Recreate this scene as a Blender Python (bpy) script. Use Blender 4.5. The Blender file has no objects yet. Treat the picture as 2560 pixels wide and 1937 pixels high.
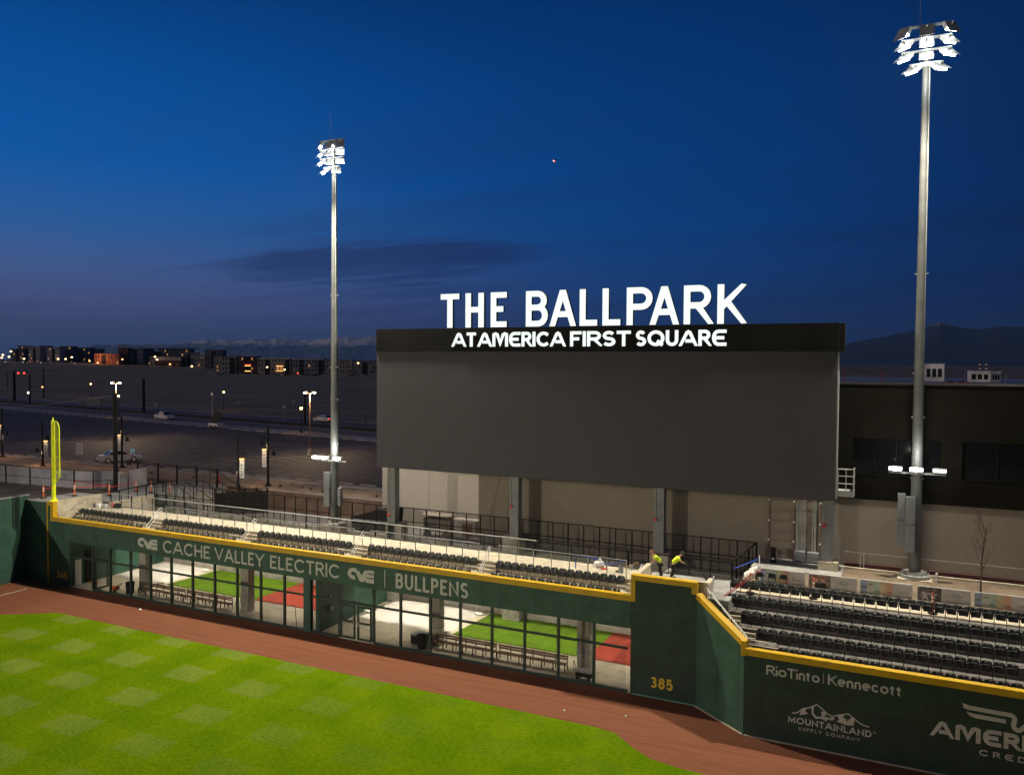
import bpy, bmesh, math, random
from math import sin, cos, pi, radians, sqrt, atan2
from mathutils import Vector, Matrix
random.seed(7)
S = bpy.context.scene
COL = S.collection
# ------------------------------------------------------------------ camera
cd = bpy.data.cameras.new('camera'); cam = bpy.data.objects.new('camera', cd); COL.objects.link(cam)
CP = Vector((9.477, -43.414, 18.742))
yaw, pitch, roll = -0.445256, 0.031846, 0.006101
fw = Vector((sin(yaw)*cos(pitch), cos(yaw)*cos(pitch), -sin(pitch)))
r0 = Vector((cos(yaw), -sin(yaw), 0)); u0 = r0.cross(fw)
rt = r0*cos(roll)+u0*sin(roll); up = rt.cross(fw)
cam.matrix_world = Matrix(((rt.x, up.x, -fw.x, CP.x), (rt.y, up.y, -fw.y, CP.y), (rt.z, up.z, -fw.z, CP.z), (0, 0, 0, 1)))
cd.sensor_fit = 'HORIZONTAL'; cd.sensor_width = 36; cd.lens = 36*2000/2560
cd.clip_start = .5; cd.clip_end = 80000
S.camera = cam
# ------------------------------------------------------------------ exposure
S.view_settings.view_transform = 'Standard'; S.view_settings.look = 'None'
S.view_settings.exposure = 0; S.view_settings.gamma = 1
try:
    S.cycles.max_bounces = 5; S.cycles.diffuse_bounces = 3; S.cycles.glossy_bounces = 2
    S.cycles.transparent_max_bounces = 12; S.cycles.sample_clamp_indirect = 3.0
    S.cycles.use_denoising = True
except Exception: pass
def lin(c):
    c /= 255.
    return c/12.92 if c <= .04045 else ((c+.055)/1.055)**2.4
def RGB(r, g, b): return (lin(r), lin(g), lin(b), 1)
# ------------------------------------------------------------------ sky (dusk)
W = bpy.data.worlds.new('World'); S.world = W; W.use_nodes = True
nt = W.node_tree; N = nt.nodes; Lk = nt.links; N.clear()
def nd(tree, t, **k):
    n = tree.nodes.new(t)
    for a, b in k.items(): setattr(n, a, b)
    return n
def mth(tree, op, a, b=None, c=None, clamp=False):
    n = tree.nodes.new('ShaderNodeMath'); n.operation = op; n.use_clamp = clamp
    for i, v in enumerate((a, b, c)):
        if v is None: continue
        if isinstance(v, (int, float)): n.inputs[i].default_value = v
        else: tree.links.new(v, n.inputs[i])
    return n.outputs[0]
def mixc(tree, f, a, b, bt='MIX'):
    n = tree.nodes.new('ShaderNodeMix'); n.data_type = 'RGBA'; n.blend_type = bt
    for s, v in ((n.inputs[0], f), (n.inputs[6], a), (n.inputs[7], b)):
        if isinstance(v, (int, float)): s.default_value = v
        elif isinstance(v, tuple): s.default_value = v
        else: tree.links.new(v, s)
    return n.outputs[2]
def ramp(tree, f, stops, interp='LINEAR'):
    n = tree.nodes.new('ShaderNodeValToRGB'); e = n.color_ramp.elements; n.color_ramp.interpolation = interp
    while len(e) < len(stops): e.new(.5)
    for el, (p, c) in zip(e, stops): el.position = p; el.color = c
    tree.links.new(f, n.inputs[0]); return n.outputs[0]
tc = nd(nt, 'ShaderNodeTexCoord'); sx = nd(nt, 'ShaderNodeSeparateXYZ'); Lk.new(tc.outputs['Generated'], sx.inputs[0])
X, Y, Z = sx.outputs
el = mth(nt, 'DIVIDE', mth(nt, 'ARCSINE', Z), pi/2)                  # 0 horizon .. 1 zenith
# azimuth from the after-glow (left of the view) to the night side
glow = mth(nt, 'ADD', mth(nt, 'MULTIPLY', X, -.99), mth(nt, 'MULTIPLY', Y, .12))
az = mth(nt, 'MULTIPLY_ADD', glow, .5, .5, clamp=True)               # 1 after-glow .. 0 opposite
SKYL = [(0, RGB(48, 64, 106)), (.015, RGB(54, 70, 118)), (.04, RGB(72, 82, 130)), (.065, RGB(66, 92, 146)), (.096, RGB(40, 92, 156)), (.14, RGB(4, 86, 163)), (.20, RGB(0, 76, 150)), (.26, RGB(0, 58, 122)), (.5, RGB(0, 36, 84)), (1, RGB(0, 24, 62))]
SKYM = [(0, RGB(24, 48, 92)), (.02, RGB(22, 52, 102)), (.06, RGB(14, 58, 116)), (.11, RGB(2, 60, 124)), (.2, RGB(0, 54, 116)), (.27, RGB(0, 44, 100)), (.5, RGB(0, 30, 74)), (1, RGB(0, 20, 54))]
SKYR = [(0, RGB(4, 24, 62)), (.05, RGB(2, 30, 74)), (.12, RGB(0, 34, 82)), (.22, RGB(0, 32, 78)), (.32, RGB(0, 27, 66)), (.5, RGB(0, 20, 52)), (1, RGB(0, 15, 42))]
elc = mth(nt, 'MAXIMUM', el, 0.0)
cl_, cm_, cr_ = ramp(nt, elc, SKYL), ramp(nt, elc, SKYM), ramp(nt, elc, SKYR)
def sstep(tree, v, a, b):
    n = tree.nodes.new('ShaderNodeMapRange'); n.interpolation_type = 'SMOOTHSTEP'
    n.inputs[1].default_value = a; n.inputs[2].default_value = b; tree.links.new(v, n.inputs[0]); return n.outputs[0]
f1 = sstep(nt, az, .42, .74); f2 = sstep(nt, az, .68, .99)
sky = mixc(nt, f2, mixc(nt, f1, cr_, cm_), cl_)
# cloud bands: noise on a high cloud sheet
inv = mth(nt, 'DIVIDE', 1.0, mth(nt, 'ADD', mth(nt, 'MAXIMUM', Z, .0), .05))
cmb = nd(nt, 'ShaderNodeCombineXYZ'); Lk.new(mth(nt, 'MULTIPLY', X, inv), cmb.inputs[0]); Lk.new(mth(nt, 'MULTIPLY', Y, inv), cmb.inputs[1])
mp = nd(nt, 'ShaderNodeMapping'); Lk.new(cmb.outputs[0], mp.inputs[0]); mp.inputs['Rotation'].default_value = (0, 0, .5); mp.inputs['Scale'].default_value = (.22, .7, 1); mp.inputs['Location'].default_value = (1.7, 3.1, 0)
nz = nd(nt, 'ShaderNodeTexNoise'); nz.inputs['Scale'].default_value = 1.25; nz.inputs['Detail'].default_value = 9; nz.inputs['Roughness'].default_value = .55; Lk.new(mp.outputs[0], nz.inputs[0])
cb = sstep(nt, nz.outputs[0], .47, .68)
cb = mth(nt, 'MULTIPLY', cb, sstep(nt, el, .24, .10))
cb = mth(nt, 'MULTIPLY', cb, sstep(nt, el, .0, .03))
# one long lens-shaped cloud low over the scoreboard, tapering to its western tip
azr = mth(nt, 'ARCTAN2', X, Y)                                        # about -1.05 (left frame edge) .. +.13
azd = mth(nt, 'DIVIDE', mth(nt, 'ADD', azr, .60), .19)                # -1 western tip .. +1
mp2 = nd(nt, 'ShaderNodeMapping'); Lk.new(cmb.outputs[0], mp2.inputs[0]); mp2.inputs['Rotation'].default_value = (0, 0, .35); mp2.inputs['Scale'].default_value = (.9, 2.6, 1)
nz2 = nd(nt, 'ShaderNodeTexNoise'); nz2.inputs['Scale'].default_value = 1.5; nz2.inputs['Detail'].default_value = 9; nz2.inputs['Roughness'].default_value = .62; Lk.new(mp2.outputs[0], nz2.inputs[0])
rag = mth(nt, 'MULTIPLY', mth(nt, 'SUBTRACT', nz2.outputs[0], .5), .045)
axis_ = mth(nt, 'MULTIPLY_ADD', azd, .010, .077)
dz = mth(nt, 'DIVIDE', mth(nt, 'ADD', mth(nt, 'SUBTRACT', el, axis_), rag), .015)
rr = mth(nt, 'ADD', mth(nt, 'MULTIPLY', dz, dz), mth(nt, 'POWER', mth(nt, 'ABSOLUTE', azd), 2.4))
lens = mth(nt, 'MULTIPLY', sstep(nt, rr, 1.5, .3), mth(nt, 'MULTIPLY_ADD', nz2.outputs[0], .9, .55))
cloud = mth(nt, 'MINIMUM', mth(nt, 'ADD', mth(nt, 'MULTIPLY', cb, .38), mth(nt, 'MULTIPLY', lens, .62)), .8)
ccol = mixc(nt, f2, mixc(nt, f1, RGB(6, 26, 62), RGB(12, 38, 88)), RGB(36, 56, 104))
sky = mixc(nt, cloud, sky, ccol)
# after-glow behind the photographer (out of frame): it lights the land softly
back = mth(nt, 'ADD', mth(nt, 'MULTIPLY', X, -.80), mth(nt, 'MULTIPLY', Y, -.60))
bk = mth(nt, 'MULTIPLY', sstep(nt, back, .45, 1.0), sstep(nt, el, .55, .05))
sky = mixc(nt, bk, sky, (1.25, .96, .72, 1))
sky = mixc(nt, sstep(nt, Z, 0.0, -.08), sky, (.012, .012, .014, 1))
bg = nd(nt, 'ShaderNodeBackground'); Lk.new(sky, bg.inputs[0]); bg.inputs[1].default_value = 1.12
ow = nd(nt, 'ShaderNodeOutputWorld'); Lk.new(bg.outputs[0], ow.inputs[0])
# ------------------------------------------------------------------ main lamps: the floodlight towers
def spot(name, loc, aim, P, ang, blend, col=(1, .96, .88), rad=.6):
    l = bpy.data.lights.new(name, 'SPOT'); l.energy = P; l.spot_size = radians(ang); l.spot_blend = blend; l.color = col; l.shadow_soft_size = rad
    o = bpy.data.objects.new(name, l); COL.objects.link(o); o.location = loc
    o.rotation_euler = (Vector(aim)-Vector(loc)).to_track_quat('-Z', 'Y').to_euler(); return o
def point(name, loc, P, col=(1, .96, .88), rad=.3):
    l = bpy.data.lights.new(name, 'POINT'); l.energy = P; l.color = col; l.shadow_soft_size = rad
    o = bpy.data.objects.new(name, l); COL.objects.link(o); o.location = loc; return o
WARM = (1, .90, .71)
FIELD_L = spot('tower_light', (-31.4, 7.1, 33.3), (-22, -30, 0), 66000, 164, .6, WARM)
FIELD_R = spot('tower_light', (10.8, 7.5, 35.2), (-6, -30, 0), 54000, 160, .6, WARM)
FIELD_B = spot('tower_light', (-88.0, -134.0, 37.0), (-36, 0, 3), 260000, 35, .9, WARM, 1.0)
# ------------------------------------------------------------------ tools
def mat(name, col, rough=.7, var=.12, scale=3., metal=0., bump=0., col2=None, fine=0., spec=None, emit=None, es=0.):
    m = bpy.data.materials.new(name); m.use_nodes = True; t = m.node_tree; b = t.nodes['Principled BSDF']
    if len(col) == 3: col = tuple(col)+(1,)
    b.inputs['Roughness'].default_value = rough; b.inputs['Metallic'].default_value = metal
    if spec is not None: b.inputs['Specular IOR Level'].default_value = spec
    g = nd(t, 'ShaderNodeNewGeometry'); n = nd(t, 'ShaderNodeTexNoise'); t.links.new(g.outputs['Position'], n.inputs[0])
    n.inputs['Scale'].default_value = scale; n.inputs['Detail'].default_value = 6
    c2 = col2 if col2 else tuple(min(1, x*(1+2*var)) for x in col[:3])+(1,)
    if len(c2) == 3: c2 = tuple(c2)+(1,)
    c1 = tuple(x*(1-var) for x in col[:3])+(1,)
    out = mixc(t, sstep(t, n.outputs[0], .3, .72), c1, c2)
    if fine:
        n2 = nd(t, 'ShaderNodeTexNoise'); t.links.new(g.outputs['Position'], n2.inputs[0]); n2.inputs['Scale'].default_value = scale*14; n2.inputs['Detail'].default_value = 3
        out = mixc(t, fine, out, ramp(t, n2.outputs[0], [(.25, (.25, .25, .25, 1)), (.75, (1.7, 1.7, 1.7, 1))]), 'MULTIPLY')
    t.links.new(out, b.inputs['Base Color'])
    if bump:
        bp = nd(t, 'ShaderNodeBump'); bp.inputs['Strength'].default_value = bump; bp.inputs['Distance'].default_value = .05
        n3 = nd(t, 'ShaderNodeTexNoise'); t.links.new(g.outputs['Position'], n3.inputs[0]); n3.inputs['Scale'].default_value = scale*9; t.links.new(n3.outputs[0], bp.inputs['Height']); t.links.new(bp.outputs[0], b.inputs['Normal'])
    if emit:
        b.inputs['Emission Color'].default_value = tuple(emit)+(1,); b.inputs['Emission Strength'].default_value = es
        try: m.cycles.emission_sampling = 'NONE'
        except Exception: pass
    m['out'] = 1
    return m
def emat(name, col, s, sample=False):
    m = bpy.data.materials.new(name); m.use_nodes = True; t = m.node_tree; t.nodes.clear()
    e = nd(t, 'ShaderNodeEmission'); e.inputs[0].default_value = tuple(col)+(1,); e.inputs[1].default_value = s
    o = nd(t, 'ShaderNodeOutputMaterial'); t.links.new(e.outputs[0], o.inputs[0])
    try: m.cycles.emission_sampling = 'AUTO' if sample else 'NONE'
    except Exception: pass
    return m
LOCAL = set()
def thing(name, label, cat, loc=(0, 0, 0), rz=0., group=None, kind=None, local=False):
    o = bpy.data.objects.new(name, None); COL.objects.link(o); o.location = loc; o.rotation_euler = (0, 0, rz); o.empty_display_size = .3
    if local: LOCAL.add(o.name)
    tag(o, label, cat, group, kind); return o
def tag(o, label=None, cat=None, group=None, kind=None):
    if label: o['label'] = label
    if cat: o['category'] = cat
    if group: o['group'] = group
    if kind: o['kind'] = kind
    return o
class MB:
    def __init__(s): s.v = []; s.f = []; s.mi = []; s.k = 0; s.sm = False
    def add(s, vs, fs):
        b = len(s.v); s.v += [tuple(v) for v in vs]
        for f in fs: s.f.append([b+i for i in f]); s.mi.append(s.k)
        return s
    def box(s, x0, x1, y0, y1, z0, z1):
        return s.add([(x, y, z) for z in (z0, z1) for y in (y0, y1) for x in (x0, x1)], [(0, 2, 3, 1), (4, 5, 7, 6), (0, 1, 5, 4), (2, 6, 7, 3), (0, 4, 6, 2), (1, 3, 7, 5)])
    def beam(s, p, q, w, h=None, upv=(0, 0, 1)):
        p = Vector(p); q = Vector(q); d = (q-p).normalized(); h = h or w; U = Vector(upv)
        if abs(d.dot(U)) > .98: U = Vector((0, 1, 0))
        a = d.cross(U).normalized()*w/2; b = a.cross(d).normalized()*h/2
        return s.add([p-a-b, p+a-b, p+a+b, p-a+b, q-a-b, q+a-b, q+a+b, q-a+b], [(0, 1, 2, 3), (4, 7, 6, 5), (0, 4, 5, 1), (1, 5, 6, 2), (2, 6, 7, 3), (3, 7, 4, 0)])
    def cyl(s, p, q, r, r2=None, n=10):
        p = Vector(p); q = Vector(q); d = (q-p).normalized(); U = Vector((0, 0, 1)) if abs(d.z) < .95 else Vector((1, 0, 0))
        a = d.cross(U).normalized(); b = d.cross(a); r2 = r if r2 is None else r2
        vs = [c+a*cos(2*pi*i/n)*rr+b*sin(2*pi*i/n)*rr for c, rr in ((p, r), (q, r2)) for i in range(n)]
        return s.add(vs, [[i, (i+1) % n, n+(i+1) % n, n+i] for i in range(n)]+[list(range(n))[::-1], list(range(n, 2*n))])
    def tube(s, pts, r, n=6):
        for a, b in zip(pts, pts[1:]): s.cyl(a, b, r, r, n)
        return s
    def lathe(s, c, prof, n=14):
        c = Vector(c); vs = []; fs = []
        for r, z in prof:
            for i in range(n): vs.append(c+Vector((r*cos(2*pi*i/n), r*sin(2*pi*i/n), z)))
        for k in range(len(prof)-1):
            for i in range(n): fs.append([k*n+i, k*n+(i+1) % n, (k+1)*n+(i+1) % n, (k+1)*n+i])
        fs.append(list(range(n))[::-1]); fs.append([(len(prof)-1)*n+i for i in range(n)])
        return s.add(vs, fs)
    def prism(s, pts, ax, a, b):
        n = len(pts)
        def P(p, t): return {'x': (t, p[0], p[1]), 'y': (p[0], t, p[1]), 'z': (p[0], p[1], t)}[ax]
        return s.add([P(p, a) for p in pts]+[P(p, b) for p in pts], [[i, (i+1) % n, n+(i+1) % n, n+i] for i in range(n)]+[list(range(n))[::-1], list(range(n, 2*n))])
    def ball(s, c, r, n=8, m=6, sc=(1, 1, 1)):
        c = Vector(c); vs = []; fs = []
        for k in range(m+1):
            th = pi*k/m
            for i in range(n): vs.append(c+Vector((sin(th)*cos(2*pi*i/n)*r*sc[0], sin(th)*sin(2*pi*i/n)*r*sc[1], cos(th)*r*sc[2])))
        for k in range(m):
            for i in range(n): fs.append([k*n+i, k*n+(i+1) % n, (k+1)*n+(i+1) % n, (k+1)*n+i])
        return s.add(vs, fs)
    def quad(s, *p): return s.add(p, [list(range(len(p)))])
    def build(s, name, m, parent=None, recalc=True, smooth=False, bevel=0.):
        me = bpy.data.meshes.new(name)
        off = parent.location if (parent is not None) else Vector((0, 0, 0))
        rootp = parent.parent if (parent is not None and parent.parent is not None) else parent
        if rootp is not None and rootp is not parent: off = off+rootp.location
        if rootp is not None and rootp.name in LOCAL: off = Vector((0, 0, 0))
        me.from_pydata([Vector(v)-off for v in s.v], [], s.f)
        ms = m if isinstance(m, (list, tuple)) else [m]
        for x in ms: me.materials.append(x)
        for p, k in zip(me.polygons, s.mi): p.material_index = k
        if recalc:
            bm = bmesh.new(); bm.from_mesh(me); bmesh.ops.remove_doubles(bm, verts=bm.verts, dist=1e-6); bmesh.ops.recalc_face_normals(bm, faces=bm.faces); bm.to_mesh(me); bm.free()
        if smooth:
            for p in me.polygons: p.use_smooth = True
        o = bpy.data.objects.new(name, me); COL.objects.link(o)
        if parent is not None: o.parent = parent
        if bevel:
            b = o.modifiers.new('bevel', 'BEVEL'); b.width = bevel; b.segments = 2; b.limit_method = 'ANGLE'
        return o
def kids(o): return [c for c in bpy.data.objects if c.parent == o]
def dup(o, loc, rz=None, label=None, group=None, deep=None):
    r = o.copy(); COL.objects.link(r); r.location = loc
    if rz is not None: r.rotation_euler = (0, 0, rz)
    if label: r['label'] = label
    if group: r['group'] = group
    for ch, gr in (deep if deep is not None else tree_of(o)):
        c = ch.copy(); COL.objects.link(c); c.parent = r
        for g in gr:
            d = g.copy(); COL.objects.link(d); d.parent = c
    return r
def tree_of(o): return [(c, kids(c)) for c in kids(o)]
ORD = ('first second third fourth fifth sixth seventh eighth ninth tenth eleventh twelfth thirteenth fourteenth fifteenth sixteenth seventeenth eighteenth nineteenth twentieth '
       'twenty-first twenty-second twenty-third twenty-fourth twenty-fifth twenty-sixth twenty-seventh twenty-eighth twenty-ninth thirtieth').split()+['%d-th' % i for i in range(31, 90)]
# ------------------------------------------------------------------ lettering made of strokes
def arc(cx, cy, rx, ry, a0, a1, n=10): return [(cx+rx*cos(radians(a0+(a1-a0)*i/n)), cy+ry*sin(radians(a0+(a1-a0)*i/n))) for i in range(n+1)]
O_ = arc(.5, .5, .5, .5, 90, -270, 28)
GL = {
 'A': (.92, [[(0, 0), (.46, 1), (.54, 1), (1, 0)], [(.17, .30), (.83, .30)]]),
 'B': (.66, [[(0, 0), (0, 1), (.5, 1)]+arc(.55, .77, .38, .23, 90, -90)+[(0, .54)], [(.5, .54)]+arc(.58, .27, .42, .27, 90, -90)+[(0, 0)]]),
 'C': (.88, [arc(.56, .5, .56, .5, 42, 318, 24)]),
 'D': (.80, [[(0, 0), (0, 1), (.4, 1)]+arc(.42, .5, .58, .5, 90, -90, 16)+[(0, 0)]]),
 'E': (.58, [[(1, 1), (0, 1), (0, 0), (1, 0)], [(0, .52), (.92, .52)]]),
 'F': (.56, [[(1, 1), (0, 1), (0, 0)], [(0, .5), (.9, .5)]]),
 'H': (.74, [[(0, 0), (0, 1)], [(1, 0), (1, 1)], [(0, .52), (1, .52)]]),
 'I': (.0, [[(.5, 0), (.5, 1)]]),
 'K': (.70, [[(0, 0), (0, 1)], [(.95, 1), (.06, .42)], [(.28, .6), (1, 0)]]),
 'L': (.54, [[(0, 1), (0, 0), (1, 0)]]),
 'M': (.98, [[(0, 0), (.06, 1), (.5, .16), (.94, 1), (1, 0)]]),
 'N': (.80, [[(0, 0), (0, 1), (1, 0), (1, 1)]]),
 'O': (1.0, [O_]),
 'P': (.62, [[(0, 0), (0, 1), (.5, 1)]+arc(.58, .74, .42, .26, 90, -90)+[(0, .48)]]),
 'Q': (1.0, [O_, [(.6, .3), (.98, -.06)]]),
 'R': (.68, [[(0, 0), (0, 1), (.5, 1)]+arc(.58, .74, .40, .26, 90, -90)+[(0, .48)], [(.5, .48), (1, 0)]]),
 'S': (.62, [arc(.5, .75, .46, .25, 30, 180, 10)+arc(.5, .75, .46, .25, 180, 270, 6)[1:]+arc(.5, .25, .5, .25, 90, 0, 6)+arc(.5, .25, .5, .25, 0, -150, 10)[1:]]),
 'T': (.66, [[(0, 1), (1, 1)], [(.5, 0), (.5, 1)]]),
 'U': (.72, [[(0, 1), (0, .36)]+arc(.5, .36, .5, .36, 180, 360, 14)+[(1, 1)]]),
 'V': (.90, [[(0, 1), (.5, 0), (1, 1)]]),
 'Y': (.84, [[(0, 1), (.5, .45), (1, 1)], [(.5, 0), (.5, .45)]]),
 'i': (.0, [[(.5, 0), (.5, .66)], [(.5, .92), (.5, 1.0)]]),
 'o': (.64, [[(x, y*.68) for x, y in O_]]),
 'n': (.52, [[(0, 0), (0, .68)], [(0, .40)]+arc(.5, .40, .5, .28, 180, 0, 12)+[(1, 0)]]),
 't': (.42, [[(.36, .92), (.36, .16)]+arc(.62, .16, .26, .16, 180, 290, 6), [(0, .66), (.95, .66)]]),
 'e': (.64, [[(.02, .34), (.98, .34)]+arc(.5, .34, .5, .34, 8, 305, 22)]),
 'c': (.58, [arc(.54, .34, .54, .34, 45, 315, 18)]),
 '3': (.60, [arc(.45, .75, .45, .25, 150, 0, 9)+arc(.45, .77, .45, .24, 0, -90, 5)[1:]+[(.3, .53)], [(.4, .53)]+arc(.47, .26, .5, .26, 90, -150, 14)]),
 '4': (.66, [[(1, .24), (0, .24), (.70, 1)], [(.74, 0), (.74, 1)]]),
 '5': (.60, [[(.92, 1), (.12, 1), (.04, .5)]+arc(.46, .32, .5, .32, 125, -150, 16)]),
 '8': (.60, [[(.5+(x-.5)*.86, .54+y*.46) for x, y in O_], [(x, y*.54) for x, y in O_]]),
 # rounded wide face with open E and A
 'a1': (.98, [[(0, 0), (.40, .92), (.5, 1), (.62, .92), (1, 0)], [(.30, .27), (.84, .27)]]),
 'e1': (.80, [[(1, 1), (.4, 1)]+arc(.42, .5, .42, .5, 90, 270, 14)+[(1, 0)], [(.02, .5), (.95, .5)]]),
 'm1': (1.12, [[(0, 0), (0, .92), (.14, 1), (.28, .9), (.5, .1), (.72, .9), (.86, 1), (1, .92), (1, 0)]]),
}
def ribbon(mb, pts, t, y0, y1):
    q_ = [pts[0]]
    for p in pts[1:]:
        if abs(p[0]-q_[-1][0])+abs(p[1]-q_[-1][1]) > 1e-5: q_.append(p)
    pts = q_; n = len(pts); closed = n > 3 and abs(pts[0][0]-pts[-1][0])+abs(pts[0][1]-pts[-1][1]) < 1e-6
    if closed: pts = pts[:-1]; n -= 1
    Lf = []; Rt = []
    for i in range(n):
        p = Vector(pts[i]); a = Vector(pts[i-1]) if (i > 0 or closed) else None; b = Vector(pts[(i+1) % n]) if (i < n-1 or closed) else None
        d1 = (p-a).normalized() if a is not None else None; d2 = (b-p).normalized() if b is not None else None
        d1 = d1 or d2; d2 = d2 or d1
        n1 = Vector((-d1.y, d1.x)); n2 = Vector((-d2.y, d2.x)); m = n1+n2
        m = m.normalized() if m.length > 1e-4 else n1
        k = min(1/max(m.dot(n1), .3), 2.2)*t/2
        Lf.append(p+m*k); Rt.append(p-m*k)
    vs = [(q.x, y-(.0003*(i % n) if y == y0 else 0), q.y) for y in (y0, y1) for i, q in enumerate(Lf+Rt)]; fs = []
    for i in range(n if closed else n-1):
        j = (i+1) % n
        fs += [[i, j, n+j, n+i], [2*n+i, 3*n+i, 3*n+j, 2*n+j], [i, 2*n+i, 2*n+j, j], [n+i, n+j, 3*n+j, 3*n+i]]
    if not closed: fs += [[0, n, 3*n, 2*n], [n-1, 3*n-1, 4*n-1, 2*n-1]]
    mb.add(vs, fs)
def glyph(mb, ch, x, z, H, t, kx, yf, dep, serif=0., key=None):
    w, st = GL[key or ch]; T = t*H; ww = max(w*H*kx, T)
    v0_ = len(mb.v)
    for i, s in enumerate(st):
        pts = [(x+T/2+p[0]*(ww-T), z+T/2+p[1]*(H-T)) for p in s]
        if s[0] != s[-1]:
            for e_, f_ in ((0, 1), (-1, -2)):
                dx, dy = pts[e_][0]-pts[f_][0], pts[e_][1]-pts[f_][1]; L = math.hypot(dx, dy) or 1
                if (s[e_][1] in (0, 1) and abs(dy) > .3*L) or (s[e_][0] in (0, 1) and abs(dx) > .7*L): q = T*(.5 if min(abs(dx), abs(dy)) < .05*L else .9)/L; pts[e_] = (pts[e_][0]+dx*q, pts[e_][1]+dy*q)
        ribbon(mb, pts, T, yf-dep-.006*i, yf)
        if serif:
            for a, b, pr in ((s[0], s[1], pts[0]), (s[-1], s[-2], pts[-1])):
                if a[1] in (0, 1) and abs(a[1]-b[1]) > abs(a[0]-b[0])*1.2:
                    zz = pr[1]+(T*.5-serif*T*.5)*(1 if a[1] == 1 else -1)
                    ribbon(mb, [(pr[0]-T*1.05, zz), (pr[0]+T*1.05, zz)], serif*T, yf-dep-.004, yf)
    if ch != 'Q':
        for i in range(v0_, len(mb.v)): q = mb.v[i]; mb.v[i] = (q[0], q[1], min(max(q[2], z), z+H))
    return ww
def text(mb, s, x0, x1, z0, z1, yf, t=.14, ls=.16, dep=.012, serif=0., sub=None, kx=None):
    H = z1-z0; sub = sub or {}
    def width(k): return sum((max(GL[sub.get(c, c)][0]*H*k, t*H) if c != ' ' else .32*H)+ls*H for c in s)-ls*H
    if kx is None:
        lo, hi = .2, 4.
        for _ in range(40):
            m = (lo+hi)/2
            if width(m) < x1-x0: lo = m
            else: hi = m
        kx = lo
    x = x0
    for c in s:
        if c == ' ': x += (.32+ls)*H; continue
        x += glyph(mb, c, x, z0, H, t, kx, yf, dep, serif, sub.get(c))+ls*H
# ------------------------------------------------------------------ materials
M = {}
def mk(n, *a, **k): M[n] = mat(n, *a, **k); return M[n]
mk('concrete', (.44, .39, .295), .85, .10, 1.2, fine=.35)
mk('concrete_grey', (.26, .26, .25), .85, .14, .8, fine=.35)
mk('concrete_wall', (.34, .32, .28), .85, .16, .7, fine=.4)
mk('tread', (.13, .122, .115), .9, .2, 2.2, fine=.5)
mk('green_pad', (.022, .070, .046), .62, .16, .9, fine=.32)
mk('green_steel', (.016, .038, .030), .5, .08, 3)
mk('yellow', (.52, .315, .006), .5, .06, 1.5, fine=.12)
mk('foul_yellow', (.72, .80, .008), .45, .05, 2)
mk('letter', (.46, .48, .43), .7, .05, 3)
mk('letter_dim', (.46, .47, .43), .7, .05, 3)
mk('number', (.60, .40, .03), .6, .05, 3)
mk('galv', (.30, .315, .31), .5, .12, 1.4, metal=.2, fine=.15)
mk('pole_steel', (.115, .124, .122), .55, .12, 1.2, metal=.2, fine=.2)
mk('alu', (.62, .63, .62), .35, .05, 5, metal=.3)
mk('black_steel', (.010, .009, .009), .6, .1, 3, spec=.15)
mk('grey_box', (.20, .22, .23), .5, .06, 3)
mk('seat', (.008, .014, .0115), .45, .08, 4)
mk('seat_dark', (.0045, .006, .0055), .55, .08, 4)
mk('plate', (.55, .54, .56), .4, .05, 5)
mk('screen', (.047, .046, .052), .9, .03, .3, fine=.05)
mk('header', (.008, .0075, .007), .8, .2, .5, fine=.3, spec=.1)
mk('column_steel', (.17, .18, .18), .6, .1, 1.5, fine=.2)
mk('pad_dark', (.011, .034, .023), .62, .16, .9, fine=.32)  # darker copy of the green pad; its weaker sheen is put into the colour
mk('gravel_dim', (.15, .112, .078), .95, .15, .6, fine=.5)  # darker gravel copy: the weak light behind the tower is in its colour
mk('white', (.75, .75, .72), .6, .05, 3)
mk('tan_wall', (.200, .175, .142), .85, .03, .12, fine=.08)
mk('light_wall', (.31, .28, .245), .85, .04, .2, fine=.10)
mk('dark_wall', (.010, .0088, .0066), .9, .1, .4, fine=.2, spec=.05)
mk('roof', (.30, .32, .38), .8, .1, .3)
mk('glass', (.008, .008, .010), .12, .1, 2)
mk('wood', (.12, .058, .026), .6, .2, 4, fine=.3)
mk('red', (.50, .03, .02), .55, .06, 3)
mk('orange', (.65, .13, .02), .55, .06, 3)
mk('hivis', (.62, .80, .02), .7, .08, 8)
mk('skin', (.42, .22, .15), .6, .05, 9)
mk('dark_cloth', (.018, .016, .017), .8, .2, 9)
mk('hair', (.22, .07, .04), .7, .1, 9)
mk('tyre', (.012, .012, .012), .8, .1, 6)
mk('car_white', (.52, .53, .58), .3, .03, 3)
mk('car_silver', (.34, .36, .40), .3, .03, 3)
mk('car_dark', (.03, .03, .035), .3, .05, 3)
mk('blue', (.03, .10, .50), .6, .05, 5)
mk('tarp', (.50, .48, .44), .7, .08, .9, bump=.25, fine=.15)
mk('sandbag', (.72, .71, .67), .8, .06, 5)
mk('banner', (.36, .36, .34), .75, .10, 2.5, fine=.15)
mk('lavender', (.33, .33, .36), .8, .14, .5, fine=.2)
mk('bark', (.06, .045, .035), .9, .2, 6)
mk('dry_leaf', (.055, .05, .022), .9, .3, 5)
mk('brown_brick', (.07, .038, .028), .85, .15, 1)
mk('maroon', (0.075, 0.024, 0.024), .8, .15, 1)
mk('orange_wall', (.30, .12, .075), .85, .1, .2)
mk('grey_far', (0.179, 0.186, 0.203), .85, .12, .15)
mk('blue_far', (0.101, 0.112, 0.146), .85, .15, .15)
mk('tan_far', (0.291, 0.258, 0.224), .85, .1, .2)
mk('rust_pole', (.13, .07, .04), .7, .2, 3)
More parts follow.
